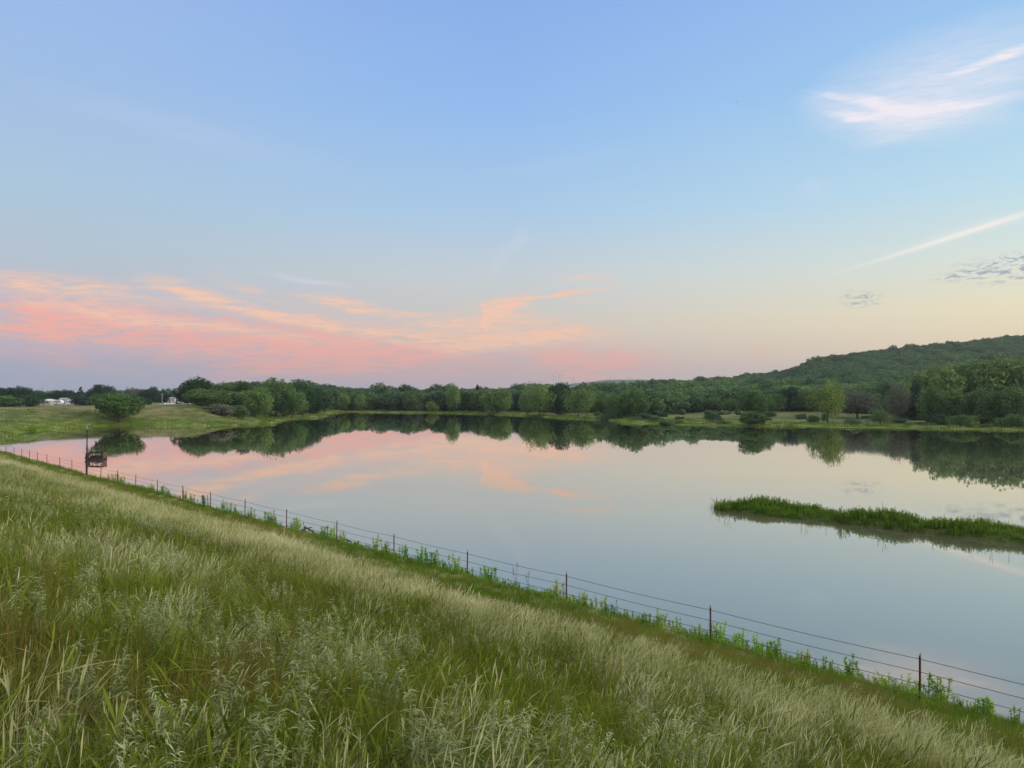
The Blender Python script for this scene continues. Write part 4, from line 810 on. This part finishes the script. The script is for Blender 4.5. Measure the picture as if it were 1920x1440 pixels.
shed(186, 455, 5, 4, 2.4, M['white'], M['grey'], 'small white shed peeking out left of the lone pond tree'); shed(345, 455, 9, 6, 2.6, M['white'], M['roofm'], 'pale house with a light roof right of the parked cars', 'house'); shed(334, 500, 12, 7, 3.2, M['tan'], M['grey'], 'tan house with a grey roof behind the pale house', 'house')
car(124, 418, M['white'], 'low white car parked before the right camper trailer'); car(319, 432, M['white'], 'white pickup truck parked in front of the pale house', True, .2); car(307, 428, M['roofm'], 'pale silver car parked left of the white pickup'); car(333, 438, M['darkpaint'], 'dark car parked right of the white pickup')
for (x_, yt, D_, lab) in [(80, 725, 620, 'tallest thin utility pole above the white sheds'), (101, 731, 700, 'shorter utility pole right of the tallest one'), (238, 724, 520, 'thin utility pole above the lone pond tree'), (231, 731, 600, 'short utility pole left of the one above the pond tree'), (304, 737, 400, 'slender lamp pole left of the parked cars')]:
    p_ = at(x_, D_); h_ = CZ - (yt - HY) * D_ / F - p_[2]; e = empty('utility_pole', p_, 0, lab, 'utility pole', 'utility poles on the far left')
    b = MB(); b.tube([(0, 0, -.3), (0, 0, h_)], [.2, .13], 6); b.build('mast', M['grey'], e)
    b = MB(); b.box((0, 0, h_ - .7), (2.0, .14, .14)); b.box((0, 0, h_ - 1.9), (1.4, .14, .14)); b.build('crossarm', M['grey'], e)

# ------------------------------------------------------------------ wind turbines
TB = [(1038, 704, 10), (1050, 704.5, 80), (1075, 709, 40), (1143, 710.5, 20), (1180, 709.5, 65)]
TLb = ['leftmost of the five distant wind turbines, the tallest', 'second wind turbine from the left, close beside the tallest', 'middle wind turbine of the five, over the left end of the blue ridge', 'fourth wind turbine from the left, low over the blue ridge', 'rightmost wind turbine of the five']
for (x_, yh, a0), lab in zip(TB, TLb):
    D_ = 5300.; X_ = (x_ - 960) / F * D_; zh = CZ + (HY - yh) * D_ / F; e = empty('wind_turbine', (X_, D_, 30), 0, lab, 'wind turbine', 'wind turbines on the horizon'); hh = zh - 30
    b = MB(); b.tube([(0, 0, -20), (0, 0, hh)], [2.8, 1.8], 8); b.build('tower', M['turbine'], e)
    b = MB(); b.box((0, 1, hh), (4, 11, 4)); b.build('nacelle', M['turbine'], e)
    for k in range(3):
        a = R(a0 + 120 * k); b = MB(); d_ = np.array([math.sin(a), 0, math.cos(a)]); c_ = np.array([0, -6.0, hh]); b.tube([c_, c_ + d_ * 10, c_ + d_ * 44], [1.4, 1.9, .5], 5); b.build('blade', M['turbine'], e)

# ------------------------------------------------------------------ bird
x_, y_ = (1381 - 960) / F * 60, 60.; e = empty('flying_bird', (x_, y_, CZ + (HY - 191) / F * 60), .5, 'tiny dark bird high in the sky left of the white cloud', 'bird'); e.scale = (.55,) * 3
b = MB(); b.tube([(-.12, 0, 0), (-.04, 0, .01), (.05, 0, .012), (.11, 0, .01), (.15, 0, 0)], [.008, .025, .03, .018, .004], 8); b.build('body', M['darkpaint'], e)
for s_ in (-1, 1):
    b = MB(); b.add([(.05, 0, .02), (-.04, 0, .02), (-.02, s_ * .12, .07), (.05, s_ * .12, .075), (-.05, s_ * .24, .05), (.05, 0, .012), (-.04, 0, .012), (-.02, s_ * .12, .062), (.05, s_ * .12, .067), (-.05, s_ * .24, .045)], [(0, 1, 2, 3), (3, 2, 4), (5, 8, 7, 6), (8, 9, 7), (0, 3, 8, 5), (3, 4, 9, 8), (1, 6, 7, 2), (2, 7, 9, 4)]); b.build('wing', M['darkpaint'], e)

# ------------------------------------------------------------------ haze
hz_ = MB(); hz_.box((0, 0, 98.5), (12400, 12400, 203))
hm_ = bpy.data.materials.new('haze'); hm_.use_nodes = True; t = NT(hm_.node_tree); v_ = t.n('ShaderNodeVolumePrincipled'); v_.inputs['Color'].default_value = (.70, .74, .80, 1); v_.inputs['Density'].default_value = .00013; v_.inputs['Anisotropy'].default_value = .2
o_ = t.n('ShaderNodeOutputMaterial'); t.l(v_.outputs[0], o_.inputs['Volume'])
HZ = hz_.build('haze', hm_); HZ['kind'] = 'stuff'; HZ['label'] = 'thin evening haze over the pond and far hills'; HZ['category'] = 'haze'
